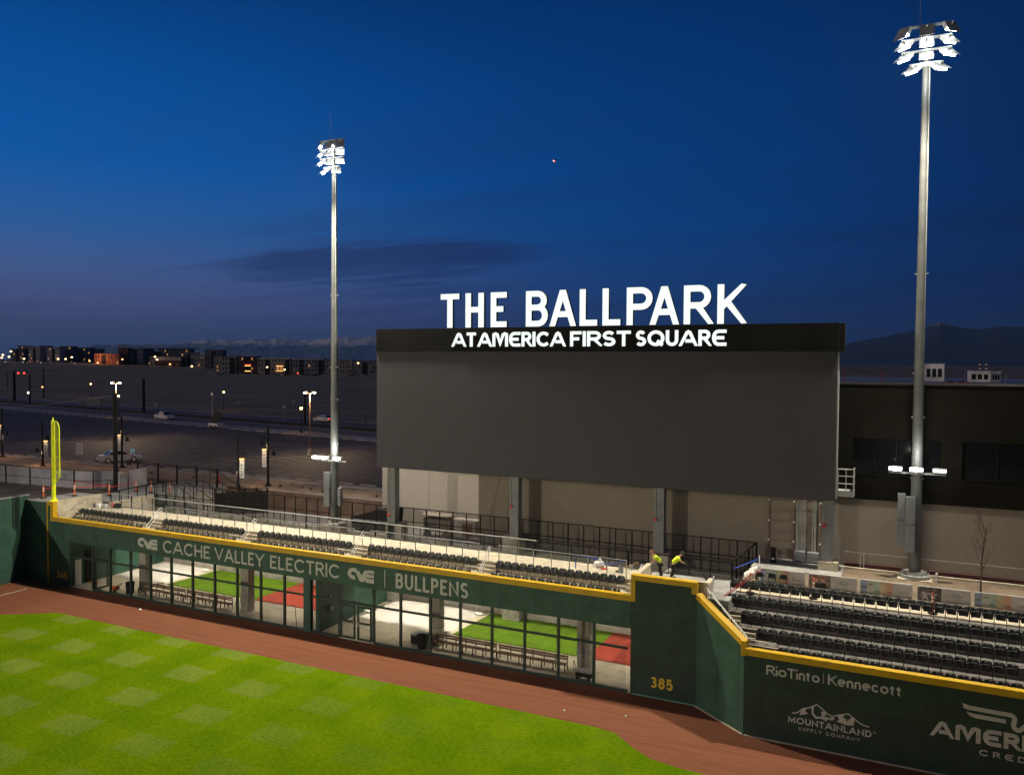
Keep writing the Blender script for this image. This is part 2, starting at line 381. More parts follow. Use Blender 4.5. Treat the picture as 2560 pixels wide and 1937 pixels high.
M['lens'] = emat('lens', (1, .99, .95), 28, True)
M['letter_lit'] = emat('letter_lit', (.89, 1, .93), 1.12, True)
M['warm'] = emat('warm', (1, .62, .22), 9)
M['warmhot'] = emat('warmhot', (1, .80, .50), 24)
M['amber'] = emat('amber', (1, .42, .12), 5)
M['coolspot'] = emat('coolspot', (.9, 1, .85), 5)
M['redlit'] = emat('redlit', (1, .05, .04), 3)
M['headlit'] = emat('headlit', (1, .95, .85), 5)
M['winlit'] = emat('winlit', (1, .5, .16), .55)
# mown outfield: two crossing sets of stripes
def grass_mat():
    m = bpy.data.materials.new('outfield_grass'); m.use_nodes = True; t = m.node_tree; b = t.nodes['Principled BSDF']; b.inputs['Roughness'].default_value = .9; b.inputs['Specular IOR Level'].default_value = 0
    g = nd(t, 'ShaderNodeNewGeometry'); x, y, z = sepx(t, g.outputs['Position'])
    n = nd(t, 'ShaderNodeTexNoise'); t.links.new(g.outputs['Position'], n.inputs[0]); n.inputs['Scale'].default_value = 1.3; n.inputs['Detail'].default_value = 8
    wob = mth(t, 'MULTIPLY_ADD', n.outputs[0], .7, -.35)
    def stripe(v, c0, per):
        s = mth(t, 'SINE', mth(t, 'MULTIPLY_ADD', mth(t, 'ADD', v, wob), 2*pi/per, pi/2-2*pi*c0/per)); return sstep(t, s, -.16, .16)
    a = stripe(x, -28.3, 5.15); c = stripe(y, -9.0, 3.75)
    fade = mth(t, 'MULTIPLY', sstep(t, x, -10, -30), sstep(t, y, -30, -8))  # stripe contrast painted weaker rightward and nearer, for view angle and lighting
    both = mth(t, 'MULTIPLY', a, c); some = mth(t, 'SUBTRACT', mth(t, 'ADD', a, c), mth(t, 'MULTIPLY', both, 2.0))
    col = mixc(t, mth(t, 'MULTIPLY', some, .7), (.088, .160, .0025, 1), (.104, .172, .003, 1))
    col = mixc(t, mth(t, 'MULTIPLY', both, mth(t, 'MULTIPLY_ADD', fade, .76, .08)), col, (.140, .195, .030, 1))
    n2 = nd(t, 'ShaderNodeTexNoise'); t.links.new(g.outputs['Position'], n2.inputs[0]); n2.inputs['Scale'].default_value = .35; n2.inputs['Detail'].default_value = 5
    col = mixc(t, .8, col, ramp(t, n2.outputs[0], [(.3, (.78, .84, .8, 1)), (.7, (1.2, 1.1, 1.1, 1))]), 'MULTIPLY')
    mp = nd(t, 'ShaderNodeMapping'); t.links.new(g.outputs['Position'], mp.inputs[0]); mp.inputs['Scale'].default_value = (4, 9, 9)
    n3 = nd(t, 'ShaderNodeTexNoise'); t.links.new(mp.outputs[0], n3.inputs[0]); n3.inputs['Scale'].default_value = 1.; n3.inputs['Detail'].default_value = 5
    col = mixc(t, .8, col, ramp(t, n3.outputs[0], [(.30, (.68, .72, .66, 1)), (.70, (1.28, 1.24, 1.26, 1))]), 'MULTIPLY')
    t.links.new(col, b.inputs['Base Color']); return m
def sepx(t, v):
    s = t.nodes.new('ShaderNodeSeparateXYZ'); t.links.new(v, s.inputs[0]); return s.outputs
def track_mat():
    m = bpy.data.materials.new('warning_track'); m.use_nodes = True; t = m.node_tree; b = t.nodes['Principled BSDF']; b.inputs['Roughness'].default_value = .95; b.inputs['Specular IOR Level'].default_value = .1
    g = nd(t, 'ShaderNodeNewGeometry')
    mp = nd(t, 'ShaderNodeMapping'); t.links.new(g.outputs['Position'], mp.inputs[0]); mp.inputs['Scale'].default_value = (.16, 1.9, 1)
    n = nd(t, 'ShaderNodeTexNoise'); t.links.new(mp.outputs[0], n.inputs[0]); n.inputs['Scale'].default_value = 1.4; n.inputs['Detail'].default_value = 7; n.inputs['Roughness'].default_value = .65
    col = mixc(t, sstep(t, n.outputs[0], .3, .7), (.158, .060, .033, 1), (.195, .078, .043, 1))
    n2 = nd(t, 'ShaderNodeTexNoise'); t.links.new(g.outputs['Position'], n2.inputs[0]); n2.inputs['Scale'].default_value = 16; n2.inputs['Detail'].default_value = 6
    col = mixc(t, .7, col, ramp(t, n2.outputs[0], [(.25, (.5, .5, .5, 1)), (.75, (1.5, 1.5, 1.5, 1))]), 'MULTIPLY')
    bp = nd(t, 'ShaderNodeBump'); bp.inputs['Strength'].default_value = .25; bp.inputs['Distance'].default_value = .03; t.links.new(n2.outputs[0], bp.inputs['Height']); t.links.new(bp.outputs[0], b.inputs['Normal'])
    t.links.new(col, b.inputs['Base Color']); return m
def scrub_mat():
    m = bpy.data.materials.new('scrub'); m.use_nodes = True; t = m.node_tree; b = t.nodes['Principled BSDF']; b.inputs['Roughness'].default_value = 1
    g = nd(t, 'ShaderNodeNewGeometry'); mp = nd(t, 'ShaderNodeMapping'); t.links.new(g.outputs['Position'], mp.inputs[0]); mp.inputs['Rotation'].default_value = (0, 0, .2); mp.inputs['Scale'].default_value = (.012, .05, 1)
    n = nd(t, 'ShaderNodeTexNoise'); t.links.new(mp.outputs[0], n.inputs[0]); n.inputs['Scale'].default_value = 2.2; n.inputs['Detail'].default_value = 9; n.inputs['Roughness'].default_value = .68
    n2 = nd(t, 'ShaderNodeTexNoise'); t.links.new(g.outputs['Position'], n2.inputs[0]); n2.inputs['Scale'].default_value = .6; n2.inputs['Detail'].default_value = 6
    c = ramp(t, n.outputs[0], [(.30, (.12, .10, .055, 1)), (.48, (.20, .155, .085, 1)), (.60, (.28, .215, .13, 1)), (.72, (.42, .33, .22, 1))])
    c = mixc(t, .7, c, ramp(t, n2.outputs[0], [(.3, (.6, .6, .6, 1)), (.7, (1.3, 1.3, 1.3, 1))]), 'MULTIPLY')
    t.links.new(c, b.inputs['Base Color']); return m
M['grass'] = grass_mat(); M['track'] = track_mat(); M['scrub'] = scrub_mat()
mk('turf', (.062, .118, .003), .85, .12, 1.2, fine=.35, spec=.15)
mk('clay', (.17, .015, .004), .9, .15, 1.3, fine=.35)
mk('asphalt', (.034, .028, .031), .85, .25, .12, fine=.35)
mk('road', (.085, .076, .080), .9, .2, .2, fine=.3)
mk('walk', (.26, .235, .23), .9, .15, .5, fine=.3)
mk('bed', (.016, .012, .011), .95, .3, .5, fine=.4)
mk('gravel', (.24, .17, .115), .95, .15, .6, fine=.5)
mk('bank', (.085, .050, .036), .95, .2, .8, fine=.4)
mk('service', (.125, .115, .115), .9, .15, .4, fine=.3)
mk('dirt', (.07, .055, .045), .95, .25, .5, fine=.4)
mk('lot_paint', (.22, .19, .165), .8, .3, 1.5)
mk('paint', (.50, .47, .44), .7, .15, 2)
def struct(name, mb, m): return tag(mb.build(name, m), kind='structure')
def sheet(name, pts, z, m):
    return struct(name, MB().quad(*[(x, y, z) for x, y in pts]), m)
# ------------------------------------------------------------------ field level
sheet('warning_track', [(-57.2, -130), (80, -130), (80, 0), (-57.2, 0)], 0, M['track'])
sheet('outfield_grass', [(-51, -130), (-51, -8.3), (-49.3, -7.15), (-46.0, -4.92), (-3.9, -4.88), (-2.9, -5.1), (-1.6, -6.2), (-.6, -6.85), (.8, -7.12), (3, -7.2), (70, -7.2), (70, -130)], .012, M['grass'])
struct('foul_line', MB().box(-54.16, -54.04, -120, -2.0, .004, .008), M['paint'])
sheet('bullpen_floor', [(-54, .02), (-3.7, .02), (-3.7, 9.4), (-54, 9.4)], .004, M['concrete'])
for x0, xr, x1 in ((-45.0, -35.4, -27.2), (-17.6, -7.85, -3.9)):
    sheet('bullpen_turf', [(x0, 3.95), (xr, 3.95), (xr-.05, 5.6), (xr+.1, 7.0), (xr+.1, 9.33), (x0+.35, 9.33)], .02, M['turf'])
    sheet('bullpen_clay', [(xr, 3.95), (x1, 3.95), (x1, 9.33), (xr+.1, 9.33), (xr+.1, 7.0), (xr-.05, 5.6)], .021, M['clay'])
# ------------------------------------------------------------------ street level behind the ballpark
G6 = 6.2
far_e = [(-183, 80.2), (-64, 60), (40, 42.4)]                       # far edge of the car park
sheet('parking_lot', [(-420, 21.9), (40, 21.9), (40, 42.4), (-64, 60), (-183, 80.2), (-420, 120.4)], G6+.0, M['asphalt'])
u_ = Vector((.983, -.18)); n_ = Vector((.18, .983))
def band(name, n0, n1, m, z=G6, t0=-900, t1=200):
    P = [u_*t+n_*n for t, n in ((t0, n0), (t1, n0), (t1, n1), (t0, n1))]
    return sheet(name, [(p.x, p.y) for p in P], z, m)
band('verge', 46.9, 52.2, M['walk'], G6+.01)
band('road', 52.2, 58.0, M['road'], G6+.0)
band('kerb', 58.0, 58.5, M['paint'], G6+.05)
band('rail_bed', 58.5, 63.2, M['bed'], G6+.02)
band('road', 63.2, 71.6, M['road'], G6+.0)
band('kerb', 71.6, 72.1, M['paint'], G6+.06)
for n in (59.4, 60.8, 61.0, 62.4):
    P = [u_*t+n_*n for t in (-900, 200)]
    struct('rail', MB().beam((P[0].x, P[0].y, G6+.1), (P[1].x, P[1].y, G6+.1), .08, .14), M['bed'])
for n, t0 in ((66.2, -880), (68.9, -880)):
    mb = MB()
    for k in range(110):
        a = u_*(t0+k*9.)+n_*n; b = u_*(t0+k*9.+3.2)+n_*n; mb.beam((a.x, a.y, G6+.004), (b.x, b.y, G6+.004), .14, .004)
    struct('lane_marking', mb, M['paint'])
# dry field and the low rise of the town behind it: one sheet that reaches the horizon
def hgt(x, y):
    d = max(0., -x-430); k = min(1, d/520); k = k*k*(3-2*k); r = G6-.03+9.4*k
    t = max(0, min(1, (math.hypot(x, y)-1500)/9000)); return r*(1-t)+0*t
mb = MB(); gx = [-31000, -20000, -9000, -5000, -3000, -2000, -1500]+list(range(-1200, 201, 40))+[400, 800, 1500, 4000, 12000, 31000]
gy = [0, 30, 70, 120, 180, 250, 300, 340, 370, 400, 430, 460, 500, 560, 700, 1000, 1600, 3000, 6000, 12000, 20000, 24600]
vs = []; n = len(gx)
for j, dy in enumerate(gy):
    for x in gx:
        y = (72.1-.18*x)/.983+dy; vs.append((x, y, hgt(x, y)+(.03 if j == 0 else 0)))
mb.add(vs, [[j*n+i, j*n+i+1, (j+1)*n+i+1, (j+1)*n+i] for j in range(len(gy)-1) for i in range(n-1)])
struct('dry_field', mb, M['scrub'])
# strip of gravel, planting bank, service road, left plaza
sheet('ground', [(-420, -400), (-57.25, -400), (-57.25, 9.5), (-57.25, 16.4), (-420, 16.4)], G6-.01, M['dirt'])
sheet('gravel_strip', [(-420, 16.4), (-28, 16.4), (-28, 20.9), (-420, 20.9)], G6+.0, M['gravel'])
struct('kerb', MB().box(-420, -28, 20.9, 21.9, G6-.3, G6+.10), M['walk'])
struct('kerb', MB().box(-50.2, -28, 16.1, 16.4, G6-.9, G6+.04), M['walk'])
struct('bank', MB().quad((-50.2, 14.9, 4.62), (-28, 14.9, 4.62), (-28, 16.1, 6.16), (-50.2, 16.1, 6.16)), M['bank'])
sheet('service_road', [(-50.2, 9.4), (1.7, 9.4), (1.7, 15), (-50.2, 15)], 4.6, M['service'])
struct('plaza', MB().prism([(-57.25, 4.61), (-52.96, 4.61), (-52.96, 9.65), (-50.2, 9.65), (-50.2, 16.4), (-57.25, 16.4)], 'z', 4.0, 6.2), M['concrete_grey'])
struct('plaza', MB().box(-57.0, -53.92, .36, 4.60, 6.2, 6.76), M['concrete_grey'])
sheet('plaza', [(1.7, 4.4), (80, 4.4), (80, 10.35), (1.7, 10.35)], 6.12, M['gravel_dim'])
struct('plaza', MB().box(1.7, 6.9, 7.3, 10.3, 6.0, 6.2), M['concrete_grey'])
struct('kerb', MB().box(6.9, 80, 9.75, 9.95, 6.0, 6.24), M['concrete'])
# painted stall lines
mb = MB()
for k in range(30): x = -96.4+2.77*k-1.2; mb.box(x, x+.10, 23.0, 27.8, G6+.004, G6+.008)
e1 = Vector((.956, -.292)).normalized(); e2 = Vector((.292, .956)).normalized()
def inlot(p): return p.y > 31.0 and (p.x*.168+p.y*.986) < 38.5 and p.x > -250
for sI in range(-8, 4):
    c0 = Vector((-61.3, 36.8))+e1*20*sI
    run = [q for q in range(-60, 60) if inlot(c0+e2*1.97*q)]
    for q in run:
        p = c0+e2*1.97*q; a = p-e1*6.0; b = p+e1*6.0; mb.beam((a.x, a.y, G6+.006), (b.x, b.y, G6+.006), .11, .004)
    if run:
        a = c0+e2*1.97*run[0]; b = c0+e2*1.97*run[-1]; mb.beam((a.x, a.y, G6+.010), (b.x, b.y, G6+.010), .11, .003)
fd = Vector((.986, -.168)); fn = Vector((.168, .986))
for k in range(60):
    p = Vector((-190, 81.2))+fd*2.75*k-fn*1.2; q = p-fn*4.6-fd*.6; mb.beam((p.x, p.y, G6+.006), (q.x, q.y, G6+.006), .10, .004)
struct('parking_markings', mb, M['lot_paint'])
# mountains: ridges of real relief, snow on the upper slopes
def mtn_mat(name, rock, snow, z0, z1):
    m = bpy.data.materials.new(name); m.use_nodes = True; t = m.node_tree; b = t.nodes['Principled BSDF']; b.inputs['Roughness'].default_value = 1
    g = nd(t, 'ShaderNodeNewGeometry'); x, y, z = sepx(t, g.outputs['Position'])
    mp = nd(t, 'ShaderNodeMapping'); t.links.new(g.outputs['Position'], mp.inputs[0]); mp.inputs['Scale'].default_value = (.0012, .0012, .003)
    n = nd(t, 'ShaderNodeTexNoise'); t.links.new(mp.outputs[0], n.inputs[0]); n.inputs['Scale'].default_value = 2.5; n.inputs['Detail'].default_value = 9; n.inputs['Roughness'].default_value = .7
    h = mth(t, 'ADD', z, mth(t, 'MULTIPLY_ADD', n.outputs[0], 520, -260))
    t.links.new(mixc(t, sstep(t, h, z0, z1), rock, snow), b.inputs['Base Color']); return m
M['mtn_w'] = mtn_mat('mountain_west', (.15, .26, .42, 1), (.90, .90, .95, 1), 340, 450)  # the blue of distant haze is put into this rock colour
M['mtn_n'] = mtn_mat('mountain_north', (.02, .04, .07, 1), (.25, .28, .32, 1), 900, 1060)
from mathutils import noise as mn
def ridge(name, pts, base, depth, m, seed, amp):
    pr = []
    for (a, b) in zip(pts, pts[1:]):
        for k in range(22): f = k/22; pr.append([a[i]*(1-f)+b[i]*f for i in range(3)])
    pr.append(list(pts[-1])); n = len(pr); vs = []; rows = 19
    for r in range(rows):
        k = (r/(rows-1)-.5)*2
        for p in pr:
            d = Vector((p[0], p[1])).normalized(); x = p[0]+d.x*depth*k; y = p[1]+d.y*depth*k; q = Vector((x/1500, y/1500, seed))
            rel = mn.fractal(q, .8, 2.1, 6); rg = 1-abs(mn.noise(q*1.7)); h = (p[2]-base)*(1-abs(k)**1.25)
            vs.append((x, y, base+h+(amp*2.4*rel+amp*1.6*(rg-.7))*(1-abs(k))**.5 if abs(k) < 1 else base))
    struct(name, MB().add(vs, [[r*n+i, r*n+i+1, (r+1)*n+i+1, (r+1)*n+i] for r in range(rows-1) for i in range(n-1)]), m)
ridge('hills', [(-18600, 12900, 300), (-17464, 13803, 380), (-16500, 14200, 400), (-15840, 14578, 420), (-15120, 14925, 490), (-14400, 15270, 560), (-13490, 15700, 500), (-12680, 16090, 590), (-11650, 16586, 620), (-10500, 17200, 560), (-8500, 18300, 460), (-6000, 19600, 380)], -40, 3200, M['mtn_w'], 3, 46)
ridge('hills', [(-6000, 20500, 260), (-3000, 21000, 360), (-1220, 21557, 470), (-320, 21994, 680), (486, 22387, 910), (1024, 22650, 1085), (1479, 22862, 935), (1931, 23076, 880), (2380, 23294, 990), (2920, 23552, 970), (4200, 24000, 900), (7000, 24500, 1000), (11000, 24000, 700)], -40, 3600, M['mtn_n'], 11, 26)
# ------------------------------------------------------------------ padded outfield walls
def pad_mat(src_='green_pad'):
    # padding panels: faint joints every 4 ft and a welt line, part of the padding itself
    m = M[src_].copy(); m.name = 'padded_wall'; t = m.node_tree; b = t.nodes['Principled BSDF']
    lk = b.inputs['Base Color'].links[0]; src = lk.from_socket
    g = nd(t, 'ShaderNodeNewGeometry'); x, y, z = sepx(t, g.outputs['Position'])
    def seam(v, per, off, w): return mth(t, 'LESS_THAN', mth(t, 'ABSOLUTE', mth(t, 'SUBTRACT', mth(t, 'FRACT', mth(t, 'MULTIPLY_ADD', v, 1/per, off)), .5)), w/per)
    s1 = seam(x, 1.22, .35, .018); s2 = mth(t, 'LESS_THAN', mth(t, 'ABSOLUTE', mth(t, 'SUBTRACT', z, 2.42)), .010); s3 = mth(t, 'LESS_THAN', mth(t, 'ABSOLUTE', mth(t, 'SUBTRACT', z, 4.85)), .010)
    c = mixc(t, mth(t, 'MULTIPLY', s1, .8), src, (.006, .016, .012, 1)); t.links.new(mixc(t, mth(t, 'MULTIPLY', mth(t, 'MAXIMUM', s2, s3), .5), c, (.06, .13, .10, 1)), b.inputs['Base Color']); return m
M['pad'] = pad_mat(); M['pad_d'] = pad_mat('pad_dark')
def mesh_mat():
    m = bpy.data.materials.new('chain_link'); m.use_nodes = True; t = m.node_tree; b = t.nodes['Principled BSDF']; b.inputs['Base Color'].default_value = (.03, .035, .033, 1)
    g = nd(t, 'ShaderNodeNewGeometry'); x, y, z = sepx(t, g.outputs['Position'])
    def ln(v): return mth(t, 'LESS_THAN', mth(t, 'ABSOLUTE', mth(t, 'SUBTRACT', mth(t, 'FRACT', mth(t, 'DIVIDE', v, .075)), .5)), .045)
    a = mth(t, 'MAXIMUM', ln(mth(t, 'ADD', x, z)), ln(mth(t, 'SUBTRACT', x, z))); t.links.new(a, b.inputs['Alpha']); return m
M['chain'] = mesh_mat()
ROOT_B = thing('bullpen_wall', 'long green padded wall over the bullpen openings, lettered, with yellow top rail', 'wall', (-26, 0, 0))
mb = MB(); mb.box(-53.5, -3.72, 0, .30, 3.7, 5.42); mb.box(-54.3, -51.5, 0, .30, 0, 3.69); mb.box(-54.28, -53.52, 0, .30, 3.70, 6.5); mb.build('padding', M['pad'], ROOT_B)
mb = MB(); mb.box(-53.52, -3.66, -.045, .34, 5.27, 5.60); mb.box(-53.86, -53.50, -.05, .35, 5.25, 6.87); mb.box(-54.30, -53.88, -.05, .35, 6.55, 6.86); mb.build('top_rail', M['yellow'], ROOT_B)
mb = MB(); mb.box(-54.34, -54.18, -.04, -.002, .05, 6.53); mb.build('foul_stripe', M['yellow'], ROOT_B)
mb = MB(); text(mb, '345', -53.15, -51.88, .57, 1.13, 0, t=.19, ls=.12); mb.build('distance_number', M['number'], ROOT_B)
def cve(x0, x1, z0, z1, name):
    mb = MB(); w = x1-x0; h = z1-z0; q = lambda u, v: (x0+u*w, z0+v*h)
    ribbon(mb, [q(*p) for p in [(.245+.165*cos(radians(a)), .56+.30*sin(radians(a))) for a in range(48, 300, 12)]], .30*h, -.014, 0)
    mb.prism([q(.31, .70), q(.44, .86), q(.53, .50), q(.66, .92), q(.86, .98), q(.72, .60), q(.71, .18), q(.60, .0), q(.47, .04)][:9], 'y', -.016, 0)
    for v0, v1 in ((.74, .98), (.42, .66), (.0, .34)): mb.prism([q(.70 if v0 < .7 else .76, v0), q(1, v0), q(1, v1), q(.72 if v0 < .7 else .80, v1)], 'y', -.019, 0)
    mb.build(name, M['letter'], ROOT_B)
cve(-43.55, -41.35, 4.10, 4.93, 'sponsor_emblem'); cve(-23.42, -21.25, 4.06, 4.92, 'sponsor_emblem')
for w_, a, b in (('CACHE', -40.74, -35.9), ('VALLEY', -35.42, -30.72), ('ELECTRIC', -30.13, -24.05)):
    mb = MB(); text(mb, w_, a, b, 4.04, 4.98, 0, t=.15, ls=.15); mb.build('sponsor_lettering', M['letter'], ROOT_B)
mb = MB(); text(mb, 'BULLPENS', -19.54, -14.18, 4.0, 4.98, 0, t=.165, ls=.14); mb.build('sponsor_lettering', M['letter'], ROOT_B)
MB().box(-20.43, -20.37, -.014, 0, 3.91, 5.08).build('divider_bar', M['letter'], ROOT_B)
mull = [-48.84, -46.79, -44.44, -42.22, -39.99, -37.76, -35.53, -33.32, -31.09, -28.92, -24.14, -21.33, -19.22, -16.97, -14.77, -12.55, -10.33, -8.14, -5.91]
for x in mull: MB().box(x-.075, x+.075, .03, .18, .12, 3.695).build('window_post', M['green_steel'], ROOT_B)
MB().box(-27.15, -26.55, -.02, .28, 0, 3.69).build('pier', M['pad'], ROOT_B)
mb = MB(); mb.box(-51.48, -27.16, .045, .165, 2.45, 2.58); mb.box(-26.54, -3.90, .045, .165, 2.45, 2.58); mb.build('middle_rail', M['green_steel'], ROOT_B)
mb = MB(); mb.box(-48.8, -27.16, .02, .19, .01, .13); mb.box(-26.54, -24.16, .02, .19, .01, .13); mb.box(-21.3, -3.90, .02, .19, .01, .13); mb.build('sill_rail', M['green_steel'], ROOT_B)
mb = MB()
for a, b in zip([-26.5]+mull[10:], mull[10:]+[-3.9]): mb.quad((a+.09, .11, .14), (b-.09, .11, .14), (b-.09, .11, 2.44), (a+.09, .11, 2.44)).quad((a+.09, .11, 2.60), (b-.09, .11, 2.60), (b-.09, .11, 3.69), (a+.09, .11, 3.69))
for a, b in zip(mull[0:9], mull[1:10]): mb.quad((a+.09, .11, .14), (b-.09, .11, .14), (b-.09, .11, 2.44), (a+.09, .11, 2.44))
mb.build('chain_link', M['chain'], ROOT_B, recalc=False)
def leaf(x0, x1, hx, name='gate_leaf'):
    mb = MB()
    for a, b in ((x0, x0+.13), (x1-.13, x1)): mb.box(a, b, .0, .09, .10, 2.38)
    for a, b in ((.10, .22), (1.18, 1.30), (2.25, 2.38)): mb.box(x0+.13, x1-.13, .005, .085, a, b)
    g = mb.build(name, M['green_steel'], ROOT_B)
    h = MB(); h.box(hx-.03, hx+.03, -.06, 0, 1.0, 1.32); h.build('handle', M['galv'], g)
leaf(-24.02, -22.80, -22.9); leaf(-22.62, -21.46, -22.5)
# open door leaf, swung into the left bullpen
mb = MB()
for y0, y1 in ((.2, .33), (1.28, 1.41)): mb.box(-48.80, -48.71, y0, y1, .05, 2.35)
for z0, z1 in ((.05, .18), (1.15, 1.3), (2.22, 2.35)): mb.box(-48.79, -48.72, .33, 1.28, z0, z1)
mb.build('gate_leaf', M['green_steel'], ROOT_B)
# tall centre panel with the distance
T = thing('outfield_wall', 'tall dark green wall panel marked 385 with stepped yellow edge', 'wall', (-1.8, 0, 0))
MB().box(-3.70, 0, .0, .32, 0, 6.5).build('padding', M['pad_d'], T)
mb = MB(); mb.box(-3.70, .03, -.05, .36, 6.50, 6.79); mb.box(-3.71, -3.44, -.05, .36, 5.29, 6.495); mb.box(-.27, .03, -.05, .36, 6.14, 6.495); mb.build('top_rail', M['yellow'], T)
mb = MB(); text(mb, '385', -2.51, -1.25, .57, 1.19, 0, t=.20, ls=.13); mb.build('distance_number', M['number'], T)
MB().box(-3.6, -.02, -.05, -.004, 0, .05).build('base_strip', mat('mint', (.10, .32, .24), .6), T)
# sloping return wall
A_ = Vector((.0, .0)); B_ = Vector((2.93, -2.33)); d_ = (B_-A_).normalized(); nn = Vector((-d_.y, d_.x))
def wseg(mb, a, b, off0, off1, za0, zb0, za1, zb1):
    q = [a+nn*off0, b+nn*off0, b+nn*off1, a+nn*off1]; zb = [za0, zb0, zb0, za0]; zt = [za1, zb1, zb1, za1]
    mb.add([(p.x, p.y, z) for p, z in zip(q, zb)]+[(p.x, p.y, z) for p, z in zip(q, zt)], [(0, 1, 2, 3), (4, 7, 6, 5), (0, 4, 5, 1), (1, 5, 6, 2), (2, 6, 7, 3), (3, 7, 4, 0)])
T = thing('outfield_wall', 'angled green wall section with a sloping yellow top beside the 385 panel', 'wall', (1.4, -1.1, 0))
e = A_+d_*.02; f = B_-d_*.0
mb = MB(); wseg(mb, e, f, 0, .3, 0, 0, 5.92, 4.42); mb.build('padding', M['pad'], T)
mb = MB(); wseg(mb, e, f-d_*.05, -.05, .34, 5.90, 4.46, 6.20, 4.76); mb.build('top_rail', M['yellow'], T)
mb = MB(); wseg(mb, e, f, -.10, -.004, 0, 0, .035, .035); mb.build('base_strip', M['concrete'], T)
# right-hand wall
T = thing('outfield_wall', 'low dark green sponsor wall below the black seats with yellow top rail', 'wall', (10, -2.3, 0))
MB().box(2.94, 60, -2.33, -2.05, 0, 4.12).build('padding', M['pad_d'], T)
mb = MB(); mb.box(2.80, 60, -2.38, -2.0, 4.08, 4.40); mb.box(2.78, 3.02, -2.40, -1.98, 4.05, 4.78); mb.build('top_rail', M['yellow'], T)
MB().box(2.98, 60, -2.46, -2.335, 0, .035).build('base_strip', M['concrete'], T)
YR = -2.33; LD = M['letter_dim']
mb = MB(); text(mb, 'Rio', 4.02, 4.98, 3.27, 3.75, YR, t=.165, ls=.09, serif=.45); text(mb, 'Tinto', 5.02, 6.51, 3.27, 3.75, YR, t=.165, ls=.09, serif=.45); mb.build('sponsor_lettering', LD, T)
MB().box(6.67, 6.70, YR-.012, YR, 3.28, 3.78).build('divider_bar', LD, T)
mb = MB(); text(mb, 'Kennecott', 6.88, 10.10, 3.28, 3.77, YR, t=.175, ls=.10); mb.build('sponsor_lettering', LD, T)
mb = MB(); text(mb, 'MOUNTAINLAND', 5.09, 8.85, 1.08, 1.40, YR, t=.20, ls=.16, serif=.5); mb.build('sponsor_lettering', LD, T)
mb = MB(); text(mb, 'TM', 8.90, 9.04, 1.31, 1.39, YR, t=.16, ls=.1); text(mb, 'SUPPLY COMPANY', 5.58, 8.35, .78, .945, YR, t=.17, ls=.42); mb.build('sponsor_lettering', LD, T)
mb = MB(); R_ = lambda p, t: ribbon(mb, p, t, YR-.012, YR)
R_([(5.28, 1.57), (5.50, 1.62), (5.80, 1.90), (6.0, 1.95), (6.2, 2.06), (6.40, 2.20), (6.62, 2.06), (6.85, 1.86), (7.1, 1.75), (7.4, 1.88), (7.82, 2.02), (8.05, 1.86), (8.3, 1.68), (8.52, 1.60), (8.74, 1.575)], .055)
for k, pl in enumerate(([(5.70, 1.80), (5.92, 1.93), (5.90, 1.74), (6.02, 1.68), (5.86, 1.62), (5.62, 1.53), (5.66, 1.70)], [(6.16, 2.05), (6.28, 2.10), (6.26, 1.74), (6.42, 1.60), (6.66, 1.66), (6.60, 1.86), (6.74, 1.94), (6.84, 1.84), (6.72, 1.58), (6.36, 1.50), (6.18, 1.70)], [(6.62, 1.55), (6.86, 1.70), (7.02, 1.64), (7.1, 1.74), (7.24, 1.66), (7.1, 1.56), (6.9, 1.58), (6.86, 1.46)], [(7.34, 1.86), (7.62, 1.95), (7.6, 1.80), (7.76, 1.74), (7.72, 1.60), (7.98, 1.88), (8.10, 1.80), (8.06, 1.50), (7.8, 1.46), (7.3, 1.55), (7.42, 1.66)])):
    mb.prism(pl, 'y', YR-.015-.002*k, YR)
mb.build('mountain_emblem', LD, T)
SUBA = {'A': 'a1', 'E': 'e1', 'M': 'm1'}
mb = MB(); text(mb, 'AMERICA', 11.35, 16.9, 1.73, 2.46, YR, t=.25, ls=.12, sub=SUBA); mb.build('sponsor_lettering', LD, T)
mb = MB(); text(mb, 'CREDIT', 13.26, 15.75, 1.22, 1.49, YR, t=.20, ls=.65, sub={'E': 'e1'}); mb.build('sponsor_lettering', LD, T)
mb = MB()
ribbon(mb, [(12.62, 3.36), (12.8, 3.30), (13.9, 3.27), (14.38, 3.27)]+arc(14.40, 3.08, .19, .19, 85, -20, 8)+arc(14.72, 2.86, .17, .22, 165, 320, 10)+[(15.1, 3.0), (15.5, 3.35)], .19, YR-.012, YR)
mb.prism([(12.52, 3.47), (12.86, 3.365), (12.86, 3.18), (12.70, 3.22)], 'y', YR-.014, YR)
mb.prism([(12.72, 3.10), (13.02, 3.055), (14.26, 3.04), (14.26, 2.86), (13.1, 2.87), (12.86, 2.93)], 'y', YR-.013, YR)
mb.build('wing_emblem', LD, T)
# foul corner
T = thing('outfield_wall', 'short green wall in the dark corner left of the foul pole', 'wall', (-55.7, 0, 0))
MB().box(-57.1, -54.30, 0, .3, 0, 6.74).build('padding', M['pad'], T); MB().box(-57.1, -54.32, -.03, .34, 6.745, 6.80).build('coping', M['concrete_grey'], T)
T = thing('outfield_wall', 'green side wall running toward the camera at the left edge', 'wall', (-57.2, -10, 0))
MB().box(-57.40, -57.12, -90, .3, 0, 7.10).build('padding', M['pad'], T)
MB().box(-57.44, -57.08, -90, .34, 7.105, 7.16).build('coping', M['concrete_grey'], T); MB().box(-57.118, -57.06, -1.15, -.75, 4.6, 7.1).build('cable_cover', M['green_steel'], T)
